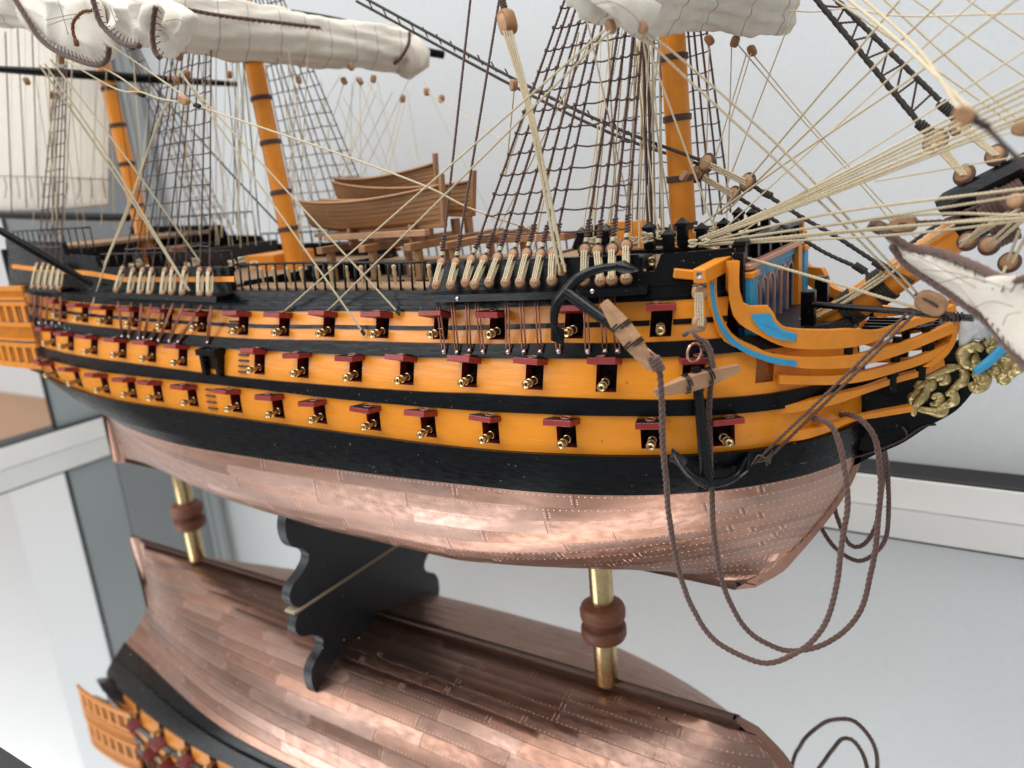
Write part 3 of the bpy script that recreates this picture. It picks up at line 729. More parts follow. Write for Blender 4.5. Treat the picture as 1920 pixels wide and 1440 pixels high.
# beakhead bulkhead: blue wall, arcade, corner columns, copper cornice
XB = -37.
bk = part('beakhead_bulkhead', box((XB-3.0, 0, 147.5), (2, 92, 28), bev=.2), DBLUE, ship, sharp=40)
for sy in (-1, 1):
    part('column', box((XB+.2, sy*43.5, 146), (3.4, 8.6, 25), bev=1.2), BLUE, bk, sharp=60)
    part('capital', box((XB+.4, sy*43.5, 158.2), (4.4, 9.6, 2.6), bev=.6), YELW, bk, sharp=40)
part('pilaster', box((XB+.2, 33, 147), (2.6, 7, 27), bev=.2), YELW, bk, sharp=40)
part('frieze', box((XB-.9, 0, 158.4), (1.4, 80, 3.0), bev=.2), BLUE, bk, sharp=40)
part('cornice', box((XB-.2, 0, 161.2), (3.6, 96, 2.2), bev=.4), PINK, bk, sharp=40)
for k in range(6):
    yc = -33.5+k*11.2; h0 = 149.6
    ang_ = np.linspace(0, math.pi, 11)
    ou = np.array([(XB-.3, yc-5.2, 134)]+[(XB-.3, yc-5.2*math.cos(a), h0+5.2*math.sin(a)) for a in ang_]+[(XB-.3, yc+5.2, 134)])
    inn = np.array([(XB-.3, yc-4.3, 134)]+[(XB-.3, yc-4.3*math.cos(a), h0+4.2*math.sin(a)) for a in ang_]+[(XB-.3, yc+4.3, 134)])
    part('arch', strip(ou, inn, .7, (1, 0, 0)), PINK, bk, sharp=40)
    for e in (-1, 1):
        fan = [(XB-.9, yc+e*5.6, 157.4), (XB-.9, yc, 157.4)]+[(XB-.9, yc+e*4.9*math.cos(a), h0+5.0*math.sin(a)) for a in np.linspace(math.pi/2, 0, 6)]
        part('spandrel', (np.array(fan), [tuple(range(8))]), BLUE, bk, smooth=False)
# black top bulwark above it with openings and timber heads
for y in np.linspace(-44, 44, 6): part('timber', box((XB-3, y, 165), (3.4, 3.4, 9), bev=.4), BLK, ship, sharp=40)
part('fore_rail', box((XB-3, 0, 169.8), (4.6, 94, 2.2), bev=.5), BLK, ship, sharp=40); part('fore_bulwark', box((XB-5, 0, 164.5), (1.6, 90, 7), bev=.2), BLKB, ship, sharp=40)
part('gallery_post', box((XB-2, -49.0, 153), (3, 3, 28), bev=.3), BLK, ship, sharp=40)
for sy in (1,): part('gallery_post', box((XB-2, 49.0, 157), (3, 3, 30), bev=.3), YELW, ship, sharp=40)
# cathead with its knee
c0, c1 = at(1312, 518, Y=-68), at(1352, 497, Y=-50)
ca = part('cathead', bar(c1+(c1-c0)*.25, c0+(c0-c1)*.02, 4.9, 5.2, bev=.3), YELW, ship, sharp=40)
k0 = oh(1263, 512, 3.); k1 = oh(1318, 517, 3.); part('cathead_knee', bar(k0, k1, 4, 3.4, bev=.3), YELW, ca, sharp=40)
part('cathead', mirrored(bar(c1+(c1-c0)*.25, c0, 4.9, 5.2, bev=.3)), YELW, ship, sharp=40)
part('star_inlay', box(c0+norm(c0-c1)*.25+np.array([0, 0, .4]), (.5, 2.4, 2.4), (norm(c0-c1), np.array([0, 0, 1.]), np.cross(norm(c0-c1), [0, 0, 1.])), .1), WHITEM, ca)
# cat tackle: two blocks and their falls
def block_vf(c, h, w, d, ax):             # rounded wooden pulley block
    ol = []
    for a in np.linspace(0, 2*math.pi, 14, endpoint=False):
        ol.append((math.copysign(abs(math.cos(a))**.75, math.cos(a)), math.copysign(abs(math.sin(a))**.75, math.sin(a))))
    V = []; x, y, z = ax
    for k, e in ((-1, .72), (-.6, 1), (.6, 1), (1, .72)):
        for a, b in ol: V.append(c+x*(a*w/2*e)+z*(b*h/2*(e*.5+.5))+y*(k*d/2))
    n = len(ol); F = [tuple(range(n-1, -1, -1)), tuple(3*n+q for q in range(n))]
    for i in range(3):
        for j in range(n): F.append((i*n+j, i*n+(j+1) % n, (i+1)*n+(j+1) % n, (i+1)*n+j))
    return np.array(V), F
def block(name, c, axis, h=5.5, w=4.2, d=3.4, M=None, face=None, parent=None):
    z = norm(axis); f = np.array([-.3, -1, .1]) if face is None else np.asarray(face, float); y = norm(f-z*(f@z)); x = np.cross(y, z)
    return part(name, block_vf(np.asarray(c, float), h, w, d, (x, y, z)), M or WOODL, parent or ship, sharp=45)
b1 = at(1311, 549, Y=-68.5); b2 = at(1311, 606, Y=-70)
t1 = part('cat_tackle', join(block_vf(b1, 5.6, 5.0, 4.2, np.array([norm([1, .5, 0]), norm([.5, -1, 0]), [0, 0, 1.]])), block_vf(b2, 6.2, 5.0, 4.2, np.array([norm([1, .5, .12]), norm([.5, -1, 0]), [0, 0, 1.]]))), WOODS, ship, sharp=45)
for dx in (-7, -2.5, 2.5, 7):
    rope('fall', [at(1311+dx*.8, 548, Y=-70.8), at(1311+dx, 575, Y=-71.2), at(1312+dx*.9, 612, Y=-72.2)], .42, TAN, t1)
rope('lashing', [at(1300, 536, Y=-68), at(1312, 533, Y=-72), at(1324, 536, Y=-68)], .5, BRN, t1)
# boomkin post and boom
pb = at(1515, 600, Y=-17); boom = part('boomkin', tube(np.array([at(1524, 571, Y=-17), at(1680, 583, Y=-24), at(1826, 597, Y=-30)]), 1.25, 10), BLKM, ship, sharp=50)
part('knighthead', box(at(1516, 583, Y=-14), (5.2, 5.2, 17), bev=.6), BLK, ship, sharp=40); part('knighthead', box(at(1541, 555, Y=12), (5.2, 5.2, 17), bev=.6), BLK, ship, sharp=40)
# bowsprit, gammoning, jibboom heel
p0, p1 = at(1480, 655, Y=0), at(1800, 437, Y=0); d = norm(p1-p0); Lb = np.linalg.norm(p1-p0)
bs = part('bowsprit', lathe([(-8, 6.6), (0, 6.6), (Lb, 6.1)], p0, p1, 26), YELW, ship, sharp=50)
part('wolding', lathe([(0, 6.25), (120, 5.6)], p0+d*(Lb-.2), p0+d*(Lb+60), 26), BLK, bs, sharp=50)
def wind(name, p, ax, r, w, turns, M, parent, rr=.8):
    ax = norm(ax); a = norm(np.cross(ax, [0.3, .2, 1.])); b = np.cross(ax, a); th = np.linspace(0, turns*2*math.pi, int(turns*18))
    P = p+ax*((th/th[-1]-.5)*w)[:, None]+(r+rr*.5)*(np.cos(th)[:, None]*a+np.sin(th)[:, None]*b); return part(name, tube(P, rr, 6), M, parent)
for t_ in (.40, .58): wind('gammoning', p0+d*Lb*t_, d, 6.3, 6, 5, GRYR, bs, .65)
j0, j1 = at(1760, 392, Y=-4), at(1935, 305, Y=-4); dj = norm(j1-j0)
part('jibboom', lathe([(0, 3.2), (3.5, 4.6), (130, 4.3)], j0, j1, 8), BLK, ship, sharp=35)
# figurehead: gilded scrolls, blue mantling, white casting
def scroll(L, Y, r, yj=0.):
    P = catmull([at(x, y, Y=Y+yj*i) for i, (x, y) in enumerate(L)], 8); m_ = len(P); t = np.linspace(0, 1, m_)
    rad = r*(.55+.75*np.sin(t*math.pi)**.7)*(1+.08*np.sin(t*19)); return tube(P, rad, 9, flat=.8)
fg = lambda L: [(x/6+1640, y/6+560) for x, y in L]
G1 = [[(430, 1320), (460, 1200), (560, 1080), (590, 950), (470, 1010)], [(450, 1000), (560, 900), (700, 830), (850, 780), (990, 760)], [(430, 1210), (420, 1120), (480, 1060), (520, 970)],
      [(460, 1230), (600, 1260), (760, 1280), (770, 1220), (690, 1210)], [(640, 1120), (700, 1090), (740, 1130), (700, 1180), (620, 1190)], [(700, 1230), (830, 1190), (900, 1130), (870, 1060), (800, 1080)],
      [(850, 1060), (930, 980), (1000, 920), (1010, 830), (960, 790)], [(600, 1000), (680, 900), (790, 860), (800, 930), (720, 960)], [(560, 900), (640, 960), (620, 1040)]]
G2 = [[(1080, 770), (1010, 720), (990, 630), (1040, 560), (1140, 540), (1220, 580)], [(1050, 780), (1120, 740), (1110, 660), (1060, 640)], [(1240, 540), (1300, 470), (1400, 450), (1450, 500)], [(1260, 600), (1330, 560), (1320, 510), (1270, 500)],
      [(1100, 880), (1180, 850), (1230, 900), (1210, 980), (1120, 1000), (1080, 940)], [(1120, 930), (1170, 920), (1170, 960)], [(1230, 880), (1330, 830), (1400, 760), (1480, 700), (1560, 640), (1640, 560)],
      [(1340, 740), (1400, 700), (1480, 720), (1490, 790), (1420, 830), (1350, 810)], [(1400, 760), (1440, 740), (1460, 780)], [(1390, 850), (1450, 900), (1510, 950)], [(1500, 880), (1580, 800), (1660, 700), (1670, 600)]]
fig = part('figurehead', join(*[scroll(fg(L), -4.0+((i*37) % 5-2)*.35, 1.5) for i, L in enumerate(G1)]+[scroll(fg(L), -5.6+((i*29) % 5-2)*.5, 1.9) for i, L in enumerate(G2)]), GOLD, ship)
part('figurehead_core', pillow([at(x, y, Y=0) for x, y in fg([(1010, 560), (1250, 440), (1500, 420), (1640, 520), (1560, 760), (1300, 860), (1080, 950), (1000, 800)])], 4.2, (0, 1, 0), 6), BLK, fig)
bp = [at(x, y, Y=-9.5) for x, y in fg([(1105, 810), (1130, 770), (1300, 620), (1480, 450), (1530, 465), (1575, 505), (1560, 545), (1400, 680), (1280, 790), (1150, 860), (1110, 850)])]
part('blue_mantling', pillow(bp, 1.3, (.3, -1, .2), 5, wob=.3, ns=.6), BLUE, fig)
part('blue_mantling', pillow([at(x, y, Y=-9) for x, y in fg([(1330, 290), (1400, 330), (1470, 410), (1450, 420), (1380, 370)])], 1.0, (.3, -1, .2), 4), BLUE, fig)
wp = [at(x, y, Y=-5.5) for x, y in fg([(960, 240), (1010, 100), (1120, 80), (1230, 180), (1310, 300), (1330, 380), (1290, 480), (1240, 440), (1190, 460), (1080, 460), (1020, 520), (950, 580), (940, 440)])]
part('white_casting', pillow(wp, 4.0, (.2, -1, .1), 8, wob=1.1, ns=.45, seed=3), WHITEM, fig)
# ------------------------------------------------------------------ channels, deadeyes, shrouds
de_prof = [(0, 1.5), (.25, 2.05), (.75, 2.3), (.85, 2.12), (1.35, 2.12), (1.45, 2.3), (1.95, 2.05), (2.2, 1.5)]; de_prof = [(a, b*.9) for a, b in de_prof]
ME_DE = local_mesh('deadeye', lathe(de_prof, (0, 1.1, 0), (0, -1.1, 0), 16), WOODL, sharp=50)
ME_STROP = local_mesh('strop', tube(np.array([[2.1*math.cos(a), 0, 2.1*math.sin(a)] for a in np.linspace(0, 2*math.pi, 17)]), .34, 6, caps=False), COPWIRE)
ME_STROPB = local_mesh('strop_rope', tube(np.array([[2.15*math.cos(a), 0, 2.15*math.sin(a)] for a in np.linspace(0, 2*math.pi, 17)]), .5, 6, caps=False), BRN)
ME_NAIL = local_mesh('nail', lathe([(0, .95), (.5, .95), (.95, .6), (1.05, .2)], (0, .2, 0), (0, -1, 0), 10), STEEL)
def channel(s0, s1, zt, zb, wid):
    sg = np.linspace(s0, s1, 16); m_ = len(sg); zt_ = np.interp(sg, [s0, s1], zt); zb_ = np.interp(sg, [s0, s1], zb)
    A = np.array([surf(a, z, wid) for a, z in zip(sg, zt_)]); B = np.array([surf(a, z, wid) for a, z in zip(sg, zb_)])
    Ai = np.array([surf(a, z, .1) for a, z in zip(sg, zt_)]); Bi = np.array([surf(a, z, .1) for a, z in zip(sg, zb_)])
    V = np.concatenate([A, B, Bi, Ai]); F = []
    for i in range(m_-1):
        for k in range(4): l = (k+1) % 4; F.append((k*m_+i, k*m_+i+1, l*m_+i+1, l*m_+i))
    F.append((0, m_, 2*m_, 3*m_)); F.append((m_-1, 4*m_-1, 3*m_-1, 2*m_-1))
    part('channel', mirrored((V, F)), BLK, ship, sharp=40)
    return part('channel', (V, F), BLK, ship, sharp=40)
def shroud_set(low, upp, chain, masttop, near, rat_z0, rat_step, nrat, r_sh, skip_rat=0, chz=None, mirror=True):
    tops = []
    for i, (pl, pu) in enumerate(zip(low, upp)):
        n = hull_normal(-pl[0], min(pl[2], 200)); ang = math.atan2(n[0], -n[1]); tilt = math.atan2(pu[1]-pl[1], pu[2]-pl[2])
        a = part_rel('deadeye', ME_DE, ship, pl, (0, 0, ang)); new_obj('strop', ME_STROP, a)
        b = part_rel('deadeye', ME_DE, ship, pu, (-tilt*.6, 0, ang)); new_obj('strop', ME_STROPB, b)
        wx = np.array([-n[1], n[0], 0]); vf = []
        for k, dx in enumerate((-1.0, 0, 1.0)):
            for f in (-1.35, 1.3):
                q0, q1 = pu+wx*dx*.9+n*-f*.9+(0, 0, -.3*(k != 1)), pl+wx*dx*.8+n*-f*.9+(0, 0, .3*(k != 1))
                P = resample(np.array([q0, (q0+q1)/2+n*-f*.12, q1]), .8 if near else 3)[0]
                vf.append(tube(P, .36, 7 if near else 5, twist=3.2 if near else None))
        part('lanyard', join(*vf), TAN, ship)
        top = np.asarray(masttop(i), float); d = norm(top-pu); s0 = pu+d*2.2
        if near:
            wind('seizing', s0+d*6.0, d, .55, 7, 6, BRN, ship, .45); wind('seizing', s0+d*1.4, d, .7, 1.6, 3, TAN, ship, .3)
        o = rope('shroud', [s0, top], r_sh, BRN, ship, twist=near)
        if mirror: rope('shroud', [s0*(1, -1, 1), top*(1, -1, 1)], r_sh, BRN, ship, twist=False)
        tops.append((pu, top))
    if chain is not None:
        for pl, pc in zip([low[i] for i in chain[1]], chain[0]):
            n = hull_normal(-pc[0], pc[2]); wx = np.array([-n[1], n[0], 0]); q0 = np.array(pl)+(0, 0, -5.2); q1 = pc+n*1.9
            a = norm(q0-q1); w0 = [tube(np.array([q1+wx*dx*.85, q0+wx*dx*.6]), .4, 6) for dx in (-1, 1)]
            th = np.linspace(0, 2*math.pi, 13); w0.append(tube(np.array([q1+wx*math.cos(t)*.95+a*math.sin(t)*.95 for t in th]), .3, 6, caps=False))
            cp = part('chain_plate', join(*w0), COPWIRE, ship); o = new_obj('nail', ME_NAIL, cp); o.location = W(q1)-worg(cp); o.rotation_euler = (0, 0, math.atan2(n[0], -n[1]))
    tops = tops[skip_rat:]
    for sd in ((1, -1) if mirror else (1,)):
        for k in range(nrat):
            z = rat_z0+k*rat_step; pts = []
            for (pu, top) in tops:
                t = (z-pu[2])/(top[2]-pu[2])
                if 0 < t < .97: pts.append((pu+(top-pu)*t)*np.array([1, sd, 1])+np.array([0, -.5*sd, rng.uniform(-.4, .4)]))
            if len(pts) < 3: continue
            P = []
            for a, b in zip(pts[:-1], pts[1:]): P += [a, (a+b)/2-np.array([0, 0, .55])]
            P.append(pts[-1]); ro = rope('ratline', [P[0]+(P[0]-P[1])*.25]+P+[P[-1]+(P[-1]-P[-2])*.25], .36, BRN, ship, twist=near and sd > 0)
            if near and sd > 0:
                for a in pts: part('clove_hitch', lathe([(0, .5), (.3, .85), (1.1, .85), (1.4, .5)], a+(0, 0, -.7), a+(0, 0, .7), 6), BRN, ro)
# fore
fl = [oh(x, y, 9) for x, y in ((818, 535), (845, 535), (873, 530), (890, 534), (917, 530), (948, 530), (975, 530), (1003, 530), (1035, 526), (1095, 526), (1126, 527), (1147, 525), (1174, 523))]
fu = [oh(x, y, 5) for x, y in ((828, 492), (855, 492), (884, 487), (908, 487), (933, 483), (962, 477), (988, 475), (1014, 477), (1037, 475), (1097, 468), (1120, 470), (1148, 467), (1174, 460))]
fc = [oh(x, y) for x, y in ((837, 658), (862, 659), (885, 656), (910, 658), (957, 658), (987, 658), (1017, 658), (1051, 657), (1105, 657), (1137, 657), (1160, 657))]
ch = channel(69.5, 166, (158.0, 155.6), (155.4, 152.6), 11.5)
for px, py in ((858, 560), (1111, 546)):
    p = oh(px, py, 11.5); o = new_obj('nail', ME_NAIL, ch); o.location = W(p+(0, -.1, 0))-worg(ch)
shroud_set(fl[2:], fu[2:], (fc[2:], [0, 1, 3, 4, 5, 6, 7, 8, 9]), lambda i: (-80-1.0*(9-i), -8, 338), True, 179, 7.75, 20, .55)
shroud_set(fl[:2], fu[:2], (fc[:2], [0, 1]), lambda i: at((882, 936)[i], 0, Y=-38), True, 500, 1, 0, .55, mirror=False)
part_ext = [(-170, 0)]
# main
ml = [oh(x, y, 9) for x, y in ((218, 545), (243, 550), (262, 552), (280, 552), (305, 552), (322, 550), (342, 550), (375, 553), (393, 553))]
mu = [oh(x, y, 5) for x, y in ((230, 505), (250, 508), (268, 508), (285, 508), (310, 508), (325, 505), (348, 505), (375, 508), (393, 508))]
mc = [oh(x, y) for x, y in ((235, 630), (247, 630), (265, 633), (275, 632), (290, 635), (303, 637), (323, 638), (340, 640), (395, 641))]
channel(302, 420, (154.3, 156.5), (151.5, 153.6), 11)
shroud_set(ml, mu, (mc, list(range(9))), lambda i: (-338-.8*(8-i), -8, 372), False, 180, 8.0, 23, .42)
# mizzen
zl_ = [oh(x, y, 9) for x, y in ((62, 540), (74, 541), (86, 541), (98, 542), (110, 542))]; zu = [oh(x, y, 5) for x, y in ((70, 498), (82, 498), (93, 498), (104, 498), (115, 498))]
channel(462, 530, (157.5, 160), (155, 157.5), 10)
shroud_set(zl_, zu, ([oh(x, 605) for x in (68, 80, 92, 104, 118)], list(range(5))), lambda i: (-487-.8*(4-i), -6, 372), False, 184, 8.0, 22, .45)

# ------------------------------------------------------------------ masts
def mast(x, z0, z1, r0, r1, rake, hoops, name):
    p0 = np.array([x, 0, z0]); p1 = np.array([x-rake, 0, z1])
    ms = part(name, lathe([(0, r0), (np.linalg.norm(p1-p0), r1)], p0, p1, 26), YELW, ship, sharp=50)
    d = norm(p1-p0)
    for px, py in hoops:
        z = at(px, py, Y=-r0)[2]; p = p0+d*((z-z0)/d[2]); r = r0+(r1-r0)*(z-z0)/(z1-z0)
        wind('mast_hoop', p, d, r, 2.4, 4, BRN, ms, .5)
    return ms
mast(-77.5, 150, 345, 5.7, 5.0, 6, ((1262, 105), (1270, 220), (1276, 335), (1283, 425)), 'foremast')
mast(-327, 146, 380, 5.9, 5.2, 18, ((482, 108), (495, 180), (510, 265), (530, 360), (545, 430)), 'mainmast')
mast(-478.5, 150, 380, 5.4, 4.4, 12, ((215, 160), (225, 232), (245, 305), (265, 385)), 'mizzenmast')
for x, y0 in ((-88, 0), (-345, 0), (-492, 0)):
    pass
# spare rope pairs up the masts
for px, py, qx, qy, Y in ((1215, 430, 1205, 30, -14), (1222, 432, 1214, 30, -14), (1228, 430, 1222, 40, -10)): rope('pendant', [at(px, py, Y=Y), at(qx, qy, Y=Y+4)], .7 if px < 1225 else .45, BRN if px < 1225 else TAN, ship, twist=False)
# ------------------------------------------------------------------ yards and furled sails
def yard(name, p0, p1, r, M=None, taper=.55):
    p0 = np.asarray(p0, float); p1 = np.asarray(p1, float); L_ = np.linalg.norm(p1-p0)
    return part(name, lathe([(0, r*taper), (L_*.3, r*.9), (L_*.5, r), (L_*.7, r*.9), (L_, r*taper)], p0, p1, 14), M or BLK, ship, sharp=50)
def furl(name, spine, rv, rh, seed, n=44, fold=.12, seams=0):
    P = catmull(spine, 14); P, s = resample(P, 2.2); m_ = len(P); t = np.linspace(0, 1, m_); T, A, B = frames(P, up=(0, 0, 1))
    rv = np.interp(t, np.linspace(0, 1, len(rv)), rv); rh = np.interp(t, np.linspace(0, 1, len(rh)), rh); th = np.arange(n)*2*math.pi/n
    V = P[:, None]+np.cos(th)[None, :, None]*A[:, None]*rv[:, None, None]+np.sin(th)[None, :, None]*B[:, None]*rh[:, None, None]
    C = P[:, None]; tt = s[:, None]*.018; nz = noise3(V, .05, seed)*.7+noise3(V, .13, seed+4)*.4+.42*np.sin(4*th[None]+2.2*np.sin(tt*1.3+seed)+tt*2)+.3*np.sin(9*th[None]+3*np.sin(tt*2.1)+seed)+.5*(np.abs(np.sin(6.5*th[None]+tt*4+2*noise3(V, .06, seed+2)))**.5-.6)+.3*(np.abs(np.sin(11*th[None]-tt*6+2.5*noise3(V, .09, seed+3)))**.5-.6)
    V = C+(V-C)*(1+fold*nz)[..., None]
    F = []
    for i in range(m_-1):
        for j in range(n): F.append((i*n+j, i*n+(j+1) % n, (i+1)*n+(j+1) % n, (i+1)*n+j))
    F.append(tuple(range(n-1, -1, -1))); F.append(tuple((m_-1)*n+q for q in range(n)))
    o = part(name, (V.reshape(-1, 3), F), CLOTH, ship)
    if seams:
        for i in np.linspace(4, m_-5, seams).astype(int):
            ring = C[i]+(V[i]-C[i])*1.004; k0 = n//2
            idx = [(q) % n for q in range(n//12, n-n//12+1)]
            part('seam', tube(catmull(ring[idx], 2), .16, 4), SEAM, o)
    return o, V
def dense(L, Y): return catmull([at(x, y, Y=Y) for x, y in L]+[at(L[0][0], L[0][1], Y=Y)], 5)[:-1]
def boltrope(pts, r, inward, parent, stitch=True, M=None, step=3.4):
    P = catmull(pts, 12); o = part('boltrope', tube(resample(P, 1.3)[0], r, 9, twist=8*r), M or CABLE, parent)
    if stitch:
        Q, s = resample(P, step); T = np.gradient(Q, axis=0); iw = np.asarray(inward, float); vf = []
        for q, t in zip(Q, T):
            d = iw-q if iw.ndim == 1 else iw; d = norm(d); a = q+d*(r*.4)+norm(CAMP-q)*(r*.9+.6); vf.append(tube(np.array([a, a+d*(r+1.5+rng.uniform(-.4, .5))]), .22, 4))
        part('stitching', join(*vf), BRN, parent)
    return o
# fore course
fy0, fy1 = at(1040, -70, Y=-105), at(1560, -5, Y=70)
yard('fore_yard', fy0+(0, 0, 8), fy1+(0, 0, 8), 4.2)
fs, _ = furl('furled_sail', [at(1090, -26, Y=-84), at(1180, -16, Y=-55), at(1270, -2, Y=-22), at(1370, 2, Y=12), at(1475, 8, Y=46)], [9, 12, 9.5, 11, 11], [7, 8, 7, 8, 6], 2.2, seams=6, fold=.27)
tip = pillow([at(x, y, Y=Y) for x, y, Y in ((1098, -10, -84), (1130, -20, -84), (1200, -20, -74), (1232, 5, -72), (1218, 28, -74), (1207, 45, -76), (1190, 62, -78), (1182, 60, -79), (1165, 40, -82), (1120, 12, -85))], 6, (-.35, -1, .1), 16, wob=1.6, ns=.16, ridge=1.2, rdir=(1, 0, .4), rk=.28)
part('sail_corner', tip, CLOTH, fs); part('seam', tube(catmull([at(1112, 8, Y=-91), at(1150, 4, Y=-92), at(1190, 30, Y=-90), at(1200, 48, Y=-86)], 6), .16, 4), SEAM, fs)
boltrope([at(1468, -20, Y=38), at(1472, 10, Y=38), at(1455, 40, Y=37), at(1430, 58, Y=37)], .9, at(1440, 0, Y=35), fs)
part('sail_corner', pillow([at(x, y, Y=40) for x, y in ((1440, -20), (1480, -10), (1482, 30), (1475, 62), (1450, 64), (1425, 56), (1430, 20))], 4, (-.3, -1, .1), 7, wob=1.0, ns=.2), CLOTH, fs)
# main course
my0, my1 = at(-160, -40, Y=-118), at(832, 103, Y=104); myd = norm(my1-my0)
yard('main_yard', my0+(0, 0, 9), my1, 4.6)
yard('studdingsail_boom', at(545, 22, Y=28), at(715, 58, Y=72), 2.6)
ms_, _ = furl('furled_sail', [at(-90, 2, Y=-100), at(60, 14, Y=-86), at(190, 22, Y=-70), at(330, 42, Y=-48), at(470, 63, Y=-14), at(600, 80, Y=26), at(700, 90, Y=62), at(770, 97, Y=84)], [9, 10, 9, 12, 14, 13, 12, 11], [7, 7, 7, 8, 8, 7.5, 8, 7], 5.1, seams=17, fold=.2)
part('sail_corner', pillow([at(x, y, Y=80) for x, y in ((700, 50), (740, 42), (770, 65), (800, 95), (795, 125), (765, 150), (740, 130), (712, 115), (690, 100))], 6, (-.3, -1, .1), 16, wob=2.0, ns=.14, seed=1, ridge=2.2, rdir=(1, 0, .5), rk=.2), CLOTH, ms_)
boltrope([at(768, 60, Y=72), at(765, 85, Y=71), at(745, 115, Y=71), at(720, 124, Y=72), at(690, 112, Y=73)], 1.1, at(730, 80, Y=70), ms_, stitch=False)
boltrope([at(330, 14, Y=-56), at(420, 30, Y=-34), at(520, 42, Y=-8), at(600, 52, Y=16)], 1.1, (0.2, 0, -1), ms_)
pa = [(-10, -30), (40, -30), (120, -25), (176, -5), (192, 40), (204, 70), (205, 100), (190, 118), (165, 118), (125, 102), (85, 75), (55, 45), (25, 5)]
part('sail_pouch', pillow(dense(pa, -99), 8, (-.35, -1, .1), 22, wob=1.8, ns=.1, seed=2, ridge=1.5, rdir=(.8, 0, .8), rk=.16), CLOTH, ms_)
boltrope([at(x, y, Y=-106) for x, y in ((20, -15), (48, 30), (72, 68), (100, 92), (135, 108), (170, 120), (190, 120), (202, 108), (204, 88))], 1.35, at(120, 30, Y=-108), ms_)
pb_ = [(168, -20), (220, -15), (290, -5), (305, 20), (300, 45), (315, 70), (290, 86), (262, 86), (232, 80), (205, 58), (188, 30)]
part('sail_pouch', pillow(dense(pb_, -93), 7, (-.35, -1, .1), 22, wob=1.8, ns=.13, seed=7, ridge=2.0, rdir=(.9, 0, -.7), rk=.2), CLOTH, ms_)
boltrope([at(x, y, Y=-107) for x, y in ((172, -12), (180, 20), (190, 45), (212, 68), (232, 82), (262, 86))], 1.3, at(250, 30, Y=-102), ms_)
pc_ = [(283, 5), (300, -5), (340, 12), (362, 30), (350, 60), (335, 85), (328, 106), (305, 110), (288, 100), (284, 60)]
part('sail_pouch', pillow(dense(pc_, -90), 6, (-.35, -1, .1), 20, wob=1.4, ns=.15, seed=11, ridge=1.3, rdir=(.4, 0, 1), rk=.22), CLOTH, ms_)
boltrope([at(x, y, Y=-103) for x, y in ((292, 12), (287, 40), (286, 70), (291, 98), (300, 108))], 1.25, at(330, 60, Y=-95), ms_)
fld = pillow([at(x, y, Y=-99) for x, y in ((268, 40), (280, 5), (292, 2), (300, 14), (292, 40), (284, 58), (270, 60))], 4, (-.35, -1, .1), 6, wob=.8, ns=.2); part('sail_fold', fld, CLOTH, ms_)
for L_ in ([(108, -2), (118, 30), (128, 65)], [(85, 38), (130, 28), (168, 25)], [(88, 48), (125, 36), (150, 35)], [(205, 10), (222, 48), (258, 80)], [(310, 40), (330, 36), (352, 42)]):
    part('seam', tube(catmull([at(x, y, Y=-111.5) for x, y in L_], 6), .22, 4), SEAM, ms_)
rope('reef_tail', [at(172, 20, Y=-112), at(155, 22, Y=-114), at(138, 40, Y=-114), at(137, 60, Y=-114), at(143, 80, Y=-114)], .8, mat('rust_cord', (.20, .07, .03), .9), ms_)
block('sail_bead', at(143, 80, Y=-114), (0, 0, 1), 3.2, 2.2, 2, mat('rust_cord', (.2, .07, .03)))
# sail above the main yard
furl('furled_sail', [at(-20, 12, Y=-40), at(120, 2, Y=-20), at(300, 4, Y=10), at(430, 14, Y=30)], [12, 12, 10, 8], [8, 8, 7, 6], 9.3, seams=6)
# crossjack yard of the mizzen
yard('crossjack_yard', at(-60, 126, Y=-70), at(445, 158, Y=72), 3.2)
# driver sail with gaff and boom
dp = [(-40, 30), (60, 20), (150, 30), (205, 60), (207, 180), (206, 300), (204, 385), (100, 395), (-40, 396), (-42, 200)]
dv = part('driver_sail', pillow([at(x, y, Y=4) for x, y in dp], 3.5, (0, 1, 0), 10, wob=1.6, ns=.03, seed=5), CLOTH, ship)
rope('reef_band', [at(-30, 330, Y=-1.5), at(90, 332, Y=-2.5), at(205, 337, Y=-.5)], .3, GRYR, dv, twist=False)
for k in range(9):
    x = 8+k*23; part('reef_point', tube(catmull([at(x, 332, Y=-3), at(x+4, 352, Y=-4), at(x+1+5*math.sin(k), 372, Y=-4)], 4), .35, 4), GRYR, dv)
for k in range(8):
    x = -5+k*26; rope('sail_seam', [at(x, 45, Y=-1.5), at(x+1, 380, Y=-2.2)], .16, SEAM, dv, twist=False)
yard('driver_boom', at(-60, 402, Y=0), at(240, 408, Y=0), 3.4, taper=.8); yard('driver_gaff', at(250, 90, Y=0), at(60, -60, Y=0), 3)
# black spar at the stern quarter
yard('quarter_boom', at(-30, 415, Y=-105), at(172, 533, Y=-72), 2.6, taper=.7)
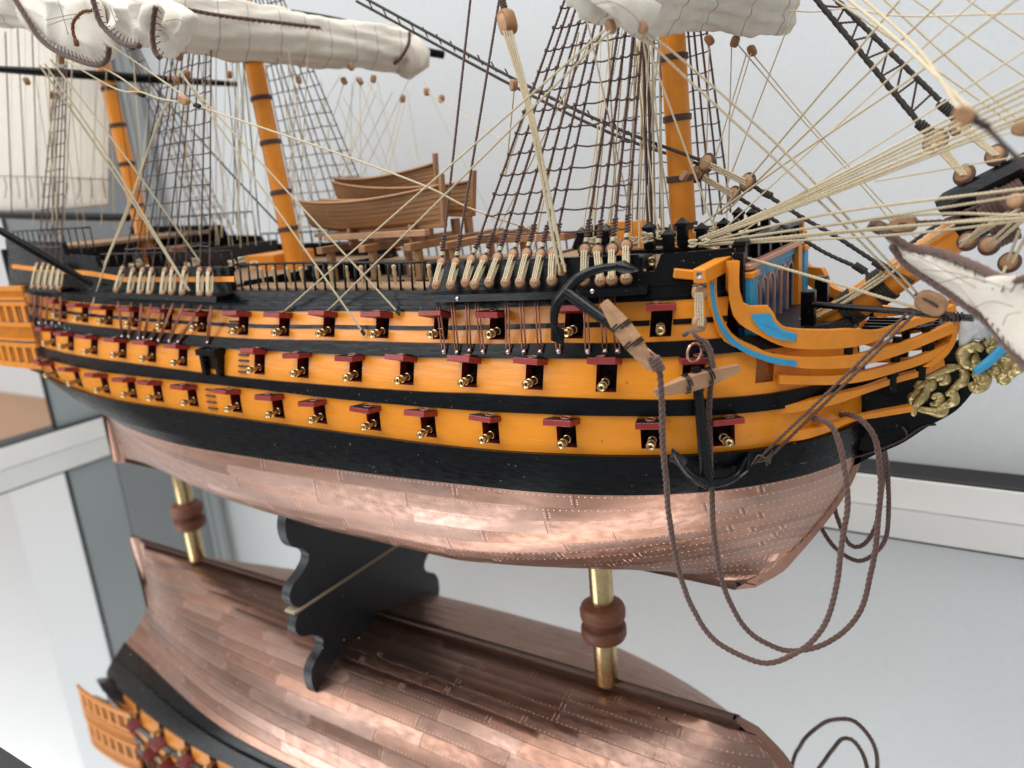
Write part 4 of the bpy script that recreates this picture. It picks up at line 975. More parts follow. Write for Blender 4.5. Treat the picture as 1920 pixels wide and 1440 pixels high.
# spritsail under the bowsprit
so = [(1640, 420, -22), (1668, 440, -28), (1705, 464, -36), (1762, 474, -46), (1830, 500, -58), (1885, 524, -68), (1960, 515, -80), (1975, 600, -84), (1960, 720, -84), (1915, 680, -76), (1885, 645, -70), (1848, 602, -62), (1795, 562, -52), (1742, 526, -43), (1700, 498, -36), (1672, 462, -30)]
ss = part('spritsail', pillow(catmull([at(x, y, Y=Y) for x, y, Y in so+[so[0]]], 4)[:-1], 4.0, (-.2, -1, .35), 18, wob=1.6, ns=.12, seed=4, ridge=.9, rdir=(.7, 0, -.8), rk=.14), CLOTH, ship)
boltrope([at(x, y, Y=Y-2.5) for x, y, Y in so[:7]], 1.6, at(1850, 620, Y=-75), ss, stitch=True, step=5)
boltrope([at(x, y, Y=Y-2.5) for x, y, Y in so[8:]], 1.25, at(1860, 540, Y=-85), ss, step=3.2)
for L_ in ([(1700, 472), (1760, 500), (1830, 540)], [(1730, 505), (1790, 512), (1850, 530)], [(1760, 530), (1820, 520), (1900, 545)], [(1830, 575), (1860, 565), (1900, 575)], [(1880, 610), (1890, 590), (1915, 585)]):
    part('seam', tube(catmull([at(x, y, Y=-47-(x-1700)*.16) for x, y in L_], 6), .16, 4), SEAM, ss)
wind('clew_knot', at(1645, 425, Y=-24), (1, .3, -.6), 1.2, 5, 5, CABLE, ss, .9)
# ------------------------------------------------------------------ running rigging
def R(L, r=.42, M=None, twist=False, name='running_rope', sag=0.):
    return rope(name, [at(x, y, Y=Y) for x, y, Y in L], r, M or TAN, ship, twist=twist, sag=sag)
def RH(L, hull_px, r=.42, M=None, twist=False, off=1.5):
    p = [at(x, y, Y=Y) for x, y, Y in L]+[oh(*hull_px, off)]
    o = rope('running_rope', p, r, M or TAN, ship, twist=twist); e = p[-1]; d = norm(p[-2]-e)
    wind('end_knot', e+d*1.4, d, .3, 2.4, 4, WHITEM if False else GRYR, o, .45)
    return o
# braces from the fore yard to the side
RH([(1134, 56, -92)], (528, 588), .42, twist=True); RH([(1144, 58, -92)], (605, 592), .42, twist=True)
# main sheets and tacks to the side
RH([(335, 130, -95)], (684, 628), .46, twist=True); RH([(346, 148, -95)], (750, 590), .46, twist=True)
RH([(316, 190, -85), (292, 240, -84), (240, 395, -80), (200, 490, -79)], (167, 592), .5); R([(312, 190, -85), (235, 398, -80), (196, 495, -79)], .5)
R([(74, 122, -104), (193, 293, -92), (355, 545, -82)], .6, twist=True); R([(84, 120, -104), (200, 290, -93), (352, 540, -82)], .5); R([(95, 112, -104), (240, 300, -93), (375, 490, -70)], .5)
# sheet across the main shrouds with sister blocks
R([(190, 72, -108), (263, 122, -104), (343, 178, -100), (377, 200, -98), (493, 240, -92), (640, 290, -82), (800, 350, -70), (885, 392, -62), (1040, 445, -50)], .42)
R([(122, 112, -108), (200, 158, -104), (235, 172, -103), (262, 172, -102), (300, 185, -101), (343, 192, -100)], .42); R([(190, 125, -106), (225, 145, -104), (262, 172, -102)], .42)
for px, py in ((254, 170), (345, 188)): block('block', at(px, py, Y=-101), norm(at(px+30, py+12, Y=-100)-at(px, py, Y=-101)), 6, 3.6, 3)
for px, py in ((262, 176), (366, 196)): wind('seizing', at(px+4, py+2, Y=-101), (1, .1, -.4), .5, 3, 4, GRYR, ship, .4)
R([(283, 157, 20), (410, 300, 10), (522, 420, 0)], .6, GRYR)
# loose blocks below the main yard
for px, py, Y in ((115, 112, -80), (50, 152, -70), (98, 178, -60), (335, 105, -60), (350, 140, -60), (330, 150, -60), (658, 125, 40), (645, 152, 42), (675, 152, 42), (700, 148, 45), (755, 185, 70), (800, 172, 60), (828, 185, 60), (963, 160, -30)):
    block('block', at(px, py, Y=Y), (rng.uniform(-.6, .6), 0, 1), 4.8, 3.3, 2.8, WOOD if px < 400 else WOODL)
for a, b in (((645, 155, 42), (560, 430, -10)), ((675, 155, 42), (770, 440, 30)), ((660, 155, 42), (655, 420, 20)), ((675, 158, 42), (678, 420, 20)), ((752, 190, 70), (715, 330, 40)), ((760, 190, 70), (725, 330, 40)), ((800, 172, 60), (960, 275, 30)), ((700, 150, 45), (640, 330, 0)), ((690, 155, 45), (800, 330, 20))):
    R([a, b], .26)
# long lines down to the main deck
for i, (x0, x1) in enumerate(((318, 325), (352, 335), (405, 395), (420, 445), (432, 455), (445, 470), (452, 480), (520, 560), (540, 590), (300, 282), (372, 400), (388, 420))):
    R([(x0, 70+10*(i % 3), -20+5*(i % 4)), (x1+10, 460, -10+4*(i % 5))], .3, TAN if i % 3 else GRYR)
for x0, y0, x1, y1, Y in ((10, 60, 22, 400, -40), (32, 40, 50, 390, -20), (60, 55, 72, 390, -25), (140, 30, 120, 430, -50), (92, 130, 100, 470, -60), (100, 140, 108, 470, -60), (205, 60, 215, 430, 0)):
    R([(x0, y0, Y), (x1, y1, Y)], .4, TAN if x0 > 80 else GRYR)
# fore pendant block with its four-part fall
bk_ = at(951, 42, Y=-72); pbk = block('block', bk_, norm(at(938, -10, Y=-70)-bk_), 9.5, 6.8, 5.2, WOOD); block('block_face', bk_+np.array([-.4, -2.4, -.6]), norm(at(938, -10, Y=-70)-bk_), 7.4, 4.2, 1.6, WOODS, parent=pbk)
rope('pendant', [at(936, -20, Y=-70), at(947, 22, Y=-72)], .9, BRN, ship); wind('seizing', at(945, 14, Y=-72), (.2, 0, -1), .7, 6, 6, BRN, ship, .5)
for k, dx in enumerate((-7, -2, 3, 8)): R([(951+dx, 58, -76), (998+dx*.6, 230, -78), (1052+dx, 496+(k % 2)*14, -79)], .44, twist=True)
block('block', at(1054, 505, Y=-77), (.2, 0, 1), 5, 3, 2.5, WOOD)
# tan lines among the fore shrouds
for a, b in (((1092, 0, -60), (1182, 400, -40)), ((1138, 40, -50), (1160, 470, -30)), ((1205, 70, -50), (1262, 440, -20)), ((1058, 0, -30), (945, 330, -10)), ((1085, 60, -20), (1000, 470, -8)), ((1150, 70, -30), (1110, 470, -14)), ((1170, 80, -30), (1140, 470, -14)), ((1100, 90, -20), (920, 460, 0)), ((1190, 70, -24), (1185, 440, -10)), ((1236, 70, -12), (1240, 430, -6)), ((965, 160, -30), (948, 330, -10)), ((1205, 60, -55), (1340, 430, -40))):
    R([a, b], .36)
for px, py, Y in ((1145, 50, -80), (1203, 50, -76), (1330, 75, 20), (1378, 78, 20), (1410, 95, 22)): block('block', at(px, py, Y=Y), (rng.uniform(-.8, .8), 0, 1), 4.8, 3.4, 2.8, WOOD if px > 1300 else WOODL)
# lines crossing from the fore yard to the head
R([(1208, 58, -70), (1280, 113, -62), (1453, 267, -48), (1600, 420, -38), (1752, 585, -30)], .48, twist=True); R([(1206, 66, -70), (1280, 140, -62), (1460, 305, -48), (1600, 440, -38), (1718, 562, -30)], .48, twist=True)
R([(1382, 82, 25), (1500, 220, 22), (1647, 385, 20), (1700, 470, 20)], .3); R([(1410, 100, 25), (1520, 232, 22), (1655, 380, 20), (1720, 450, 20)], .3)
R([(1330, 78, 20), (1322, 400, 5)], .28); R([(1372, 80, 20), (1362, 430, 5)], .28); R([(1400, 100, 20), (1340, 300, 8)], .3); R([(1408, 100, 20), (1368, 230, 8)], .3)
# rising diagonals on the right
R([(1347, 402, -4), (1687, 0, -30)], .42, twist=True); R([(1358, 400, -4), (1767, 0, -34)], .42, twist=True); R([(1300, 432, -10), (1467, 310, -20), (1707, 147, -40), (1912, -6, -60)], .42, twist=True)
R([(1555, -8, -10), (1840, 190, -20), (1930, 262, -24)], .4, twist=True); R([(1650, -8, -10), (1857, 180, -20), (1930, 240, -24)], .4, twist=True); R([(1590, 13, -10), (1690, 30, -20), (1930, 24, -30)], .34)
R([(1480, 20, 20), (1530, 22, 10), (1590, 14, -10)], .3); R([(1580, -10, -30), (1700, 90, -60), (1830, 215, -110)], .55, twist=True); R([(1610, -10, -30), (1720, 90, -60), (1800, 205, -110)], .5, twist=True)
# the fan of lines from the forecastle rail
for x1, y1, r in ((1930, 146, .42), (1930, 160, .5), (1930, 172, .5), (1930, 186, .42), (1930, 200, .5), (1930, 213, .5), (1930, 222, .46)): R([(1318+rng.uniform(-8, 8), 450+rng.uniform(-5, 3), -40), (1480, (450+(y1-450)*.265)+4, -43), (x1, y1, -52)], r, twist=True)
for a, b, c_ in (((1330, 452), (1560, 400), (1930, 352)), ((1325, 455), (1620, 412), (1930, 364)), ((1300, 458), (1700, 405), (1930, 404)), ((1310, 460), (1640, 428), (1930, 408)), ((1310, 462), (1700, 425), (1930, 400)), ((1345, 458), (1680, 440), (1930, 412))):
    R([(a[0], a[1], -40), (b[0], b[1], -42), (c_[0], c_[1], -46)], .48, twist=True)
R([(1302, 456, -44), (1500, 512, -40), (1728, 580, -33)], .55, twist=True)
# fore stay with lacing, hearts and lanyards
a0, a1 = at(1515, -20, Y=0), at(1733, 242, Y=0); b0, b1 = at(1548, -20, Y=0), at(1762, 188, Y=0)
rope('stay', [a0, a1], 1.1, GRYR, ship); rope('stay', [b0, b1], 1.0, GRYR, ship)
lz = []
for k in range(7): t = .12+k*.128; lz += [a0+(a1-a0)*t, b0+(b1-b0)*(t+.05)]
rope('stay_lacing', lz, .45, BRN, ship, smoothp=False)
wind('seizing', at(1738, 244, Y=0), (1, 0, -1), 1.2, 8, 7, GRYR, ship, .6); wind('seizing', at(1780, 208, Y=0), (1, 0, -1), 1.2, 9, 8, GRYR, ship, .6)
def heart(px, py, Y, r=3.6, face=(-.45, -.85, .3)):
    c = at(px, py, Y=Y); f = norm(face); h = part('heart_block', lathe([(-1.8, r*.7), (-1.2, r*.94), (0, r), (1.2, r*.94), (1.8, r*.7)], c, c+f, 18), WOODL, ship, sharp=50)
    x = norm(np.cross(f, [0, 0, 1.])); z = np.cross(x, f); part('strop', tube(np.array([c+(r+.3)*(math.cos(a)*x+math.sin(a)*z) for a in np.linspace(0, 2*math.pi, 19)]), .7, 7, caps=False), BRN, h); return c
h1 = heart(1754, 266, -1, 4.0); h2 = heart(1808, 328, -3, 3.1); h3 = heart(1800, 235, -1, 3.2); h4 = heart(1868, 291, -3, 3.1)
for dx in (-1.6, -.6, .6, 1.6):
    rope('lanyard', [h1+(dx, -2, 0), h2+(dx*.5, -2.4, 0)], .5, TAN, ship); rope('lanyard', [h3+(dx, -2, 0), h4+(dx*.5, -2.4, 0)], .5, TAN, ship)
for h, q in ((h2, (1848, 375)), (h4, (1905, 352))):
    for e in (-.9, .9): rope('collar', [h+(1.5+e, -1, -2), at(q[0]+e*9, q[1], Y=-7)], .85, BRN, ship)
for px, py in ((1860, 385), (1900, 372), (1880, 420)): wind('collar', at(px, py, Y=-3), dj, 6.2, 7, 5, BRN, ship, .9)
# lower deadeyes under the bowsprit with their lanyards
for px, py, Y in ((1855, 460, -12), (1893, 492, -18), (1815, 452, -8), (1905, 378, -14)): heart(px, py, Y, 2.9, (-.35, -.85, .45))
for a, b in (((1800, 455, -12), (1890, 398, -26)), ((1822, 448, -14), (1910, 392, -28)), ((1855, 455, -16), (1915, 400, -28)), ((1862, 460, -16), (1925, 408, -28)), ((1868, 455, -16), (1935, 396, -28)), ((1890, 488, -22), (1912, 430, -28)), ((1898, 492, -22), (1930, 430, -28)), ((1886, 500, -22), (1880, 515, -24)), ((1800, 462, -12), (1845, 420, -20))): R([a, b], .55, twist=True)
R([(1500, 600, -6), (1600, 548, -7), (1700, 478, -7), (1790, 420, -8)], .6, twist=True); R([(1510, 608, -7), (1640, 535, -8), (1720, 470, -8)], .6, twist=True); R([(1490, 612, -6), (1560, 580, -7), (1660, 515, -8)], .6, twist=True)
rope('stay', [at(1690, 470, Y=-8), at(1760, 420, Y=-8), at(1850, 380, Y=-8)], .8, BRN, ship)
# main stay, doubled, passing the foremast to its collar at the bow
for dy, Y in ((0, -7), (14, 7)):
    rope('stay', [at(668, -12+dy, Y=Y), at(960, 146+dy, Y=Y), at(1150, 238+dy, Y=Y), at(1312, 300+dy*.6, Y=Y)], .75, GRYR, ship, twist=False)
for k in range(22):
    t = k/21.; px = 690+t*540; py = 0+t*272; p = at(px, py, Y=-7); q = at(px+9, py+18, Y=7); rope('stay_lacing', [p, q], .35, GRYR, ship, twist=False)
m1 = heart(1326, 306, -7, 3.4); m2 = heart(1402, 342, -9, 3.2); m3 = heart(1308, 325, 7, 3.4); m4 = heart(1376, 365, 7, 3.0)
for dz in (-1, 0, 1): rope('lanyard', [m1+(0, -2, dz), m2+(0, -2, dz)], .5, TAN, ship); rope('lanyard', [m3+(0, -2, dz), m4+(0, -2, dz)], .5, TAN, ship)
rope('stay', [m2, at(1500, 405, Y=-10), at(1570, 445, Y=-10), at(1640, 490, Y=-8), at(1712, 530, Y=-6)], .85, GRYR, ship); rope('stay', [m4, at(1440, 405, Y=8), at(1540, 470, Y=4), at(1625, 512, Y=0), at(1650, 560, Y=-5)], .85, GRYR, ship)
wind('seizing', at(1650, 497, Y=-8), (1, 0, -.7), .8, 5, 6, GRYR, ship, .6); wind('seizing', at(1612, 503, Y=1), (1, 0, -.7), .8, 5, 6, GRYR, ship, .6); wind('seizing', at(1438, 364, Y=-9), (1, 0, -.5), .8, 4, 5, GRYR, ship, .5)
# blocks near the spritsail and in front of the lens
sb = block('block', at(1694, 421, Y=-30), (1, 0, .15), 9, 6.4, 5, WOODL); rope('strop', [at(1655, 425, Y=-29), at(1675, 424, Y=-30), at(1692, 421, Y=-33), at(1712, 418, Y=-31), at(1800, 414, Y=-36)], .8, BRN, sb)
sb = block('block', at(1746, 568, Y=-33), (1, 0, -.5), 10.5, 7.5, 5, WOODL); rope('strop', [at(1716, 552, Y=-33), at(1746, 568, Y=-36.5), at(1770, 583, Y=-33), at(1790, 598, Y=-31)], .55, BRN, sb); wind('lashing', at(1786, 594, Y=-29.5), (1, -.1, 0), 1.3, 6, 5, GRYR, sb, .4)
fb_ = at(1808, 215, Y=-128); sb = block('block', fb_, (1, 0, -.7), 4.6, 3.6, 3, WOODL); rope('pendant', [fb_+(1.5, 0, -1.5), at(1850, 240, Y=-128), at(1880, 270, Y=-122), at(1930, 318, Y=-110)], .6, BRN, sb, twist=False); wind('seizing', at(1838, 230, Y=-128), (1, 0, -.7), .5, 4, 4, GRYR, sb, .35)
block('block', at(1917, 235, Y=-40), (.4, 0, 1), 6.5, 5, 3.6, WOODL)
# boomkin shrouds down to the wale, and the bobstay collar
for dx in (0, 14):
    e = oh(1424+dx, 858+dx*.3, 2.5); rope('shroud', [at(1700+dx, 588, Y=-33), at(1600+dx, 690, Y=-50), e], .62, mat('grey_brown_cord', (.16, .105, .085), .9, var=.5, vscale=1200), ship)
for k in range(5): rope('end_knot', [oh(1408+k*7, 872-k*3, 2.5), oh(1424+k*4, 852+k*6, 4), oh(1436+k*3, 862-k*5, 3)], .5, mat('grey_brown_cord', (.16, .105, .085)), ship, twist=False)
rope('bobstay', [oh(1500, 868, 2.2), at(1600, 858, Y=-6), at(1690, 826, Y=-3.5), at(1700, 812, Y=-3.6), at(1692, 800, Y=-3.4)], .45, BRN, ship); rope('bobstay', [at(1690, 826, Y=-3.5), at(1730, 800, Y=-3), at(1755, 796, Y=-2)], .5, GRYR, ship)
# tangle of belayed rope along the forecastle rail
def coil(c, r, seed, M=None, turns=5, rr=.42):
    q = random.Random(seed); P = []
    for k in range(turns*7):
        a = k*.9; P.append(np.asarray(c, float)+np.array([r*math.cos(a)*q.uniform(.5, 1), r*.7*math.sin(a)*q.uniform(.5, 1), r*.8*math.sin(a*.37+seed)*q.uniform(.4, 1)]))
    return part('rope_coil', tube(catmull(P, 4), rr, 5), M or TAN, ship)
for i, (px, py, Y) in enumerate(((1213, 445, -50), (1240, 440, -20), (1312, 432, -20), (1300, 456, -46), (1325, 455, -44), (1335, 435, -10), (1360, 445, -30), (1395, 440, -20), (1150, 452, -30), (1110, 455, -55), (1185, 452, -58), (1345, 425, 10), (1228, 428, -8), (1265, 448, -30))): coil(at(px, py, Y=Y), 2.6 if i not in (3, 4) else 1.8, i)
for i in range(10): coil((-310-i*17, -46+(i % 3)*6, 166+(i % 2)*3), 3, 40+i)

# the many light halyards, lifts and braces further aft and aloft
q = random.Random(21)
for k in range(26):                              # falls coming down inside the main and mizzen shrouds
    x0 = q.uniform(300, 620); R([(x0, q.uniform(40, 100), q.uniform(-10, 50)), (x0*.55+q.uniform(150, 260), q.uniform(420, 470), q.uniform(-30, 40))], q.uniform(.2, .32), TAN if q.random() < .75 else GRYR)
for k in range(14):
    x0 = q.uniform(60, 330); R([(x0, q.uniform(100, 160), q.uniform(-40, 30)), (x0+q.uniform(-30, 60), q.uniform(420, 480), q.uniform(-50, 20))], q.uniform(.25, .36), TAN if q.random() < .8 else GRYR)
for k in range(12):                              # fine lines crossing behind the boats
    x0 = q.uniform(600, 800); R([(x0, q.uniform(120, 200), 60), (x0+q.uniform(-160, 160), q.uniform(380, 440), 50)], q.uniform(.16, .24))
for k in range(16):                              # light lines up the foremast
    x0 = q.uniform(1120, 1250); R([(x0, q.uniform(40, 90), q.uniform(-25, 20)), (x0+q.uniform(-90, 60)*(1 if x0 < 1200 else .6), q.uniform(430, 470), q.uniform(-35, 15))], q.uniform(.22, .34))
for x0, y0, x1, y1, Y in ((1500, -10, 1335, 420, 6), (1840, -10, 1350, 436, -28), (1930, 90, 1380, 442, -34), (1700, -10, 1930, 150, -10), (1800, -10, 1930, 80, -10), (1680, 300, 1930, 240, -36), (1640, 340, 1930, 290, -36)):
    R([(x0, y0, Y), (x1, y1, Y+4)], .3)
for px, py, Y in ((1283, 330, -14), (560, 150, 10), (430, 140, -10)): block('block', at(px, py, Y=Y), (q.uniform(-.8, .8), 0, 1), 4.4, 3.2, 2.6, WOODL)
# ------------------------------------------------------------------ deck fittings
def bitt(px, py, Y, h=9., w=3.8):
    p = at(px, py, Y=Y); b = part('bitt', join(box(p, (w, w, h), bev=.3), box(p+(0, 0, -h), (w*.8, w*.8, h), bev=.2)), BLK, ship, sharp=40)
    t = p+(0, 0, h/2); v = [t+(a*w*.6, c*w*.6, .2) for a, c in ((-1, -1), (1, -1), (1, 1), (-1, 1))]+[t+(0, 0, 2.6)]+[t+(a*w*.6, c*w*.6, -.9) for a, c in ((-1, -1), (1, -1), (1, 1), (-1, 1))]
    part('bitt_cap', (np.array(v), [(0, 1, 4), (1, 2, 4), (2, 3, 4), (3, 0, 4), (0, 5, 6, 1), (1, 6, 7, 2), (2, 7, 8, 3), (3, 8, 5, 0), (5, 8, 7, 6)]), BLK, b, smooth=False)
for a in ((1254, 462, -46), (1280, 440, -30), (1218, 448, -40), (1316, 450, -28), (1358, 440, -12), (1380, 438, 4), (1411, 418, 22), (1092, 455, -20), (1137, 450, -30), (1385, 418, 15), (1435, 420, 30)): bitt(*a)
part('fife_rail', box(at(1250, 470, Y=-28), (38, 3, 2.4), bev=.4), BLK, ship, sharp=40)
part('forecastle_gun', lathe(gp, at(1228, 495, Y=-50)+(-6, 12, 1.5), at(1222, 492, Y=-56), 12), BRASS, ship, sharp=50)
part('gun_carriage', box(at(1200, 490, Y=-52), (7, 10, 5), bev=.4), BLKB, ship, sharp=40)
part('galley_panel', box((-112, 18, 168), (24, 2, 16), bev=.3), YELW, ship, sharp=40)
# waist railing on the starboard and port gangways
for sd in (-1, 1):
    L_ = [np.array([-s, sd*(float(half(s, 157))-2.2), 168.6+.6*math.sin(s*.03)]) for s in np.linspace(172, 300, 20)]
    part('waist_rail', tube(np.array(L_), .62, 6), BLKM, ship)
    for i in range(19):
        s = 173.5+i*6.85; b = float(half(s, 157)); hh = 155.6
        P = np.array([[-s, sd*(b-1.2), hh], [-s, sd*(b-1.6), hh+6], [-s, sd*(b-2.2), 168.6]]); part('stanchion', tube(P, .55, 6), BLKM, ship)
    if sd < 0:
        for i in range(12):
            s = 178+i*10.4; part('belaying_pin', lathe([(0, .5), (3, .6), (5.5, 1.1), (7, .8), (8.6, 1.2), (9.2, .6)], (-s, -57+i % 2, 157), (-s, -57, 170), 8), mat('boxwood', (.5, .36, .18), .5), ship, sharp=60)
    for s0, s1 in ((306, 430), (436, 560)):                    # quarterdeck rails
        zt = 176 if s0 < 400 else 194; part('quarter_rail', tube(np.array([[-s, sd*(float(half(s, 170))-3), zt+.01*(s-s0)] for s in np.linspace(s0, s1, 12)]), .6, 6), BLKM, ship)
        for s in np.arange(s0, s1, 9.): part('stanchion', tube(np.array([[-s, sd*(float(half(s, 170))-3), 165.], [-s, sd*(float(half(s, 170))-3), zt+.01*(s-s0)]]), .5, 5), BLKM, ship)
# skid beams and chocks that carry the boats
for i, x in enumerate((-262, -232, -202, -180)):
    part('skid_beam', box((x, 0, 172.5), (4.4, 84, 3.6), bev=.3), WOOD, ship, sharp=40)
    for y in (-34, 30): part('skid_pillar', box((x, y, 160), (3.6, 3.6, 22), bev=.3), WOOD, ship, sharp=40)
part('skid_board', box(at(702, 441, Y=-30), (70, 4.2, 3.2), bev=.3), WOODS, ship, sharp=40); part('skid_board', box((-168, 6, 171), (60, 12, 3.6), bev=.3), WOOD, ship, sharp=40)
for x in (-252, -210):
    for y in (-26, -14, 10, 22): part('boat_chock', box((x, y, 178), (2.4, 6, 9), bev=.3), WOOD, ship, sharp=40)
# cabin fronts, hatches and dark furniture abaft the mainmast
part('cabin_front', box((-392, 0, 166), (3, 84, 16), bev=.3), BLKB, ship, sharp=40); part('cabin_front', box((-352, 10, 163), (26, 34, 10), bev=.5), YELW, ship, sharp=40)
part('poop_deck', box((-515, 0, 182), (90, 96, 2.4), bev=.3), DECK, ship, sharp=40); part('skylight', box((-440, 0, 168), (26, 36, 16), bev=.5), BLK, ship, sharp=40)
for i in range(7): part('deck_gun_carriage', box((-196-i*15, 44, 152), (8, 12, 7), bev=.5), BLKB, ship, sharp=40)
for i in range(6): part('deck_gun_carriage', box((-200-i*17, -40, 152), (8, 13, 8), bev=.5), BLK, ship, sharp=40)
part('capstan', lathe([(0, 6), (2, 6.5), (9, 4.4), (10, 6.2), (13, 6.2)], (-290, -18, 150), (-290, -18, 170), 16), BLK, ship, sharp=50)
part('galley_funnel', lathe([(0, 3), (14, 3), (15, 4.2), (17, 4.2)], (-122, 0, 159), (-122, 0, 180), 14), BLK, ship, sharp=50)
part('binnacle', box((-420, -18, 170), (8, 10, 14), bev=.5), WOOD, ship, sharp=40)
# ------------------------------------------------------------------ stern quarter gallery
def gy(s, z): return float(half(min(s, 566), z))
qg = part('quarter_gallery', grid(np.array([[[-s, -(gy(505, 130)+4*math.sin((s-500)/90*math.pi)**.6+1), z] for z in (104, 118, 132, 146, 158)] for s in np.linspace(514, 588, 16)])), DBLUE, ship)
def gal_y(s): return -(gy(505, 130)+4*max(0.001, math.sin((s-500)/90*math.pi))**.6+1)
for z, h in ((104, 4), (118.5, 3), (122.5, 1.8), (133, 3), (147.5, 3), (151, 1.8), (158, 3.4)):
    A = np.array([[-s, gal_y(s)-1.8, z+h/2] for s in np.linspace(512, 590, 18)]); B = A-np.array([0, 0, h]); part('gallery_moulding', strip(A, B, 2.2, (0, -1, 0)), YELW, qg, sharp=40)
for k in range(26):
    s = 514+k*3.0
    for z0, z1 in ((123.4, 131.5), (151.5, 157)): part('baluster', box((-s, gal_y(s)-.8, (z0+z1)/2), (1.7, 1.2, z1-z0), bev=.3), YELW, qg, sharp=40)
for k in range(7):
    s = 517+k*11
    for zc in (112, 140.5): part('window_pillar', box((-s, gal_y(s)-.9, zc), (4.6, 1.6, 11), bev=.3), YELW, qg, sharp=40); part('window_bar', box((-s-6, gal_y(s+6)-.6, zc), (1.0, 1, 10), bev=.2), YELW, qg, sharp=40)
part('transom', box((-577, 0, 145), (3, 104, 76), bev=.5), BLKB, ship, sharp=40)
part('gallery_drop', pillow([(-505, -62, 104), (-530, -68, 102), (-560, -66, 102), (-585, -58, 104), (-560, -58, 94), (-530, -60, 92)], 4, (0, 1, 0), 5), BLK, qg)
# ------------------------------------------------------------------ ship's boats on the skids
def boat(label, stern, bow, beam, depth, zoff=0.):
    stern = np.asarray(stern, float); bow = np.asarray(bow, float); d = bow-stern; L_ = np.linalg.norm(d); x = norm(d); y = norm(np.cross([0, 0, 1.], x)); z = np.cross(x, y)
    t = thing('ship_boat', label, 'boat', (stern+bow)/2-z*depth, "ship's boats nested on the skids")
    n = 7; G = {}
    us = np.linspace(0, 1, 19)
    def pt(u, f):                              # f 0 keel .. 1 gunwale
        w = beam/2*(min(1, (1-u)/.42)**.7 if u > .58 else (.62+.38*math.sin(min(1, u/.45)*math.pi/2)))*(f**.55); sheer = 2.2*(2*u-1)**2*1.4
        zk = -depth*(1-.25*max(0, (.25-u)/.25)) if u < .25 else -depth
        return u, w, zk+(sheer-zk)*f
    for sd in (-1, 1):
        for k in range(n):
            f0, f1 = k/n, (k+1)/n; A = []; B = []
            for u in us:
                _, w1, z1 = pt(u, f1); _, w0, z0 = pt(u, f0); lift = .35
                xs_ = u*L_-(1-f1)*(6 if u < .06 else 0)*0
                A.append(stern+x*(u*L_)+y*sd*w1+z*z1); B.append(stern+x*(u*L_)+y*sd*(w0+lift)+z*z0)
            V = np.concatenate([A, B, np.array(A)-y*sd*.7, np.array(B)-y*sd*.7]); m_ = len(us); F = []
            for i in range(m_-1): F += [(i, i+1, m_+i+1, m_+i), (2*m_+i, 3*m_+i, 3*m_+i+1, 2*m_+i+1), (i, 2*m_+i, 2*m_+i+1, i+1), (m_+i, m_+i+1, 3*m_+i+1, 3*m_+i)]
            part('plank', (V, F), WOOD, t, sharp=40)
        gw = np.array([stern+x*(u*L_)+y*sd*(pt(u, 1)[1]+.5)+z*(pt(u, 1)[2]+.3) for u in us]); part('gunwale', tube(gw, .8, 6), WOOD, t)
    part('stem_post', bar(stern+x*(L_+.5)-z*(depth+1), stern+x*(L_+2.5)+z*9, 2.0, 3.0, up=y, bev=.2), WOOD, t, sharp=40)
    part('keel', bar(stern-z*(depth+.6), stern+x*L_-z*(depth+.6), 1.6, 2, bev=.2), WOOD, t, sharp=40)
    w = pt(0, 1)[1]; part('transom', (np.array([stern+y*w*f**.5*sd+z*pt(0, f)[2] for f in (0, .25, .5, .75, 1) for sd in (-1, 1)]), [(0, 1, 3, 2), (2, 3, 5, 4), (4, 5, 7, 6), (6, 7, 9, 8)]), WOOD, t, smooth=False)
    for u in (.25, .5, .72): q = pt(u, .8); part('thwart', box(stern+x*(u*L_)+z*q[2], (3.4, 2*q[1], .9), (x, y, z), .1), WOODS, t, sharp=40)
boat('brown planked boat with low stern on the skid beams, the one beside the starboard railing', at(582, 388, Y=-24), at(824, 362, Y=-24), 22, 15)
boat('brown planked boat with tall stem post, farther from the starboard railing', at(640, 352, Y=8), at(884, 368, Y=2)+(0, 0, 4), 20, 13)
boat('brown planked boat raised above the other boats on the skids', at(640, 345, Y=14), at(813, 320, Y=14), 17, 11)
for u in (.3, .7): p = at(640, 345, Y=14)*(1-u)+at(813, 320, Y=14)*u; part('boat_prop', box((p[0], p[1], (p[2]-11+174)/2), (2.4, 7, p[2]-11-174+3), bev=.2), WOOD, ship, sharp=40)
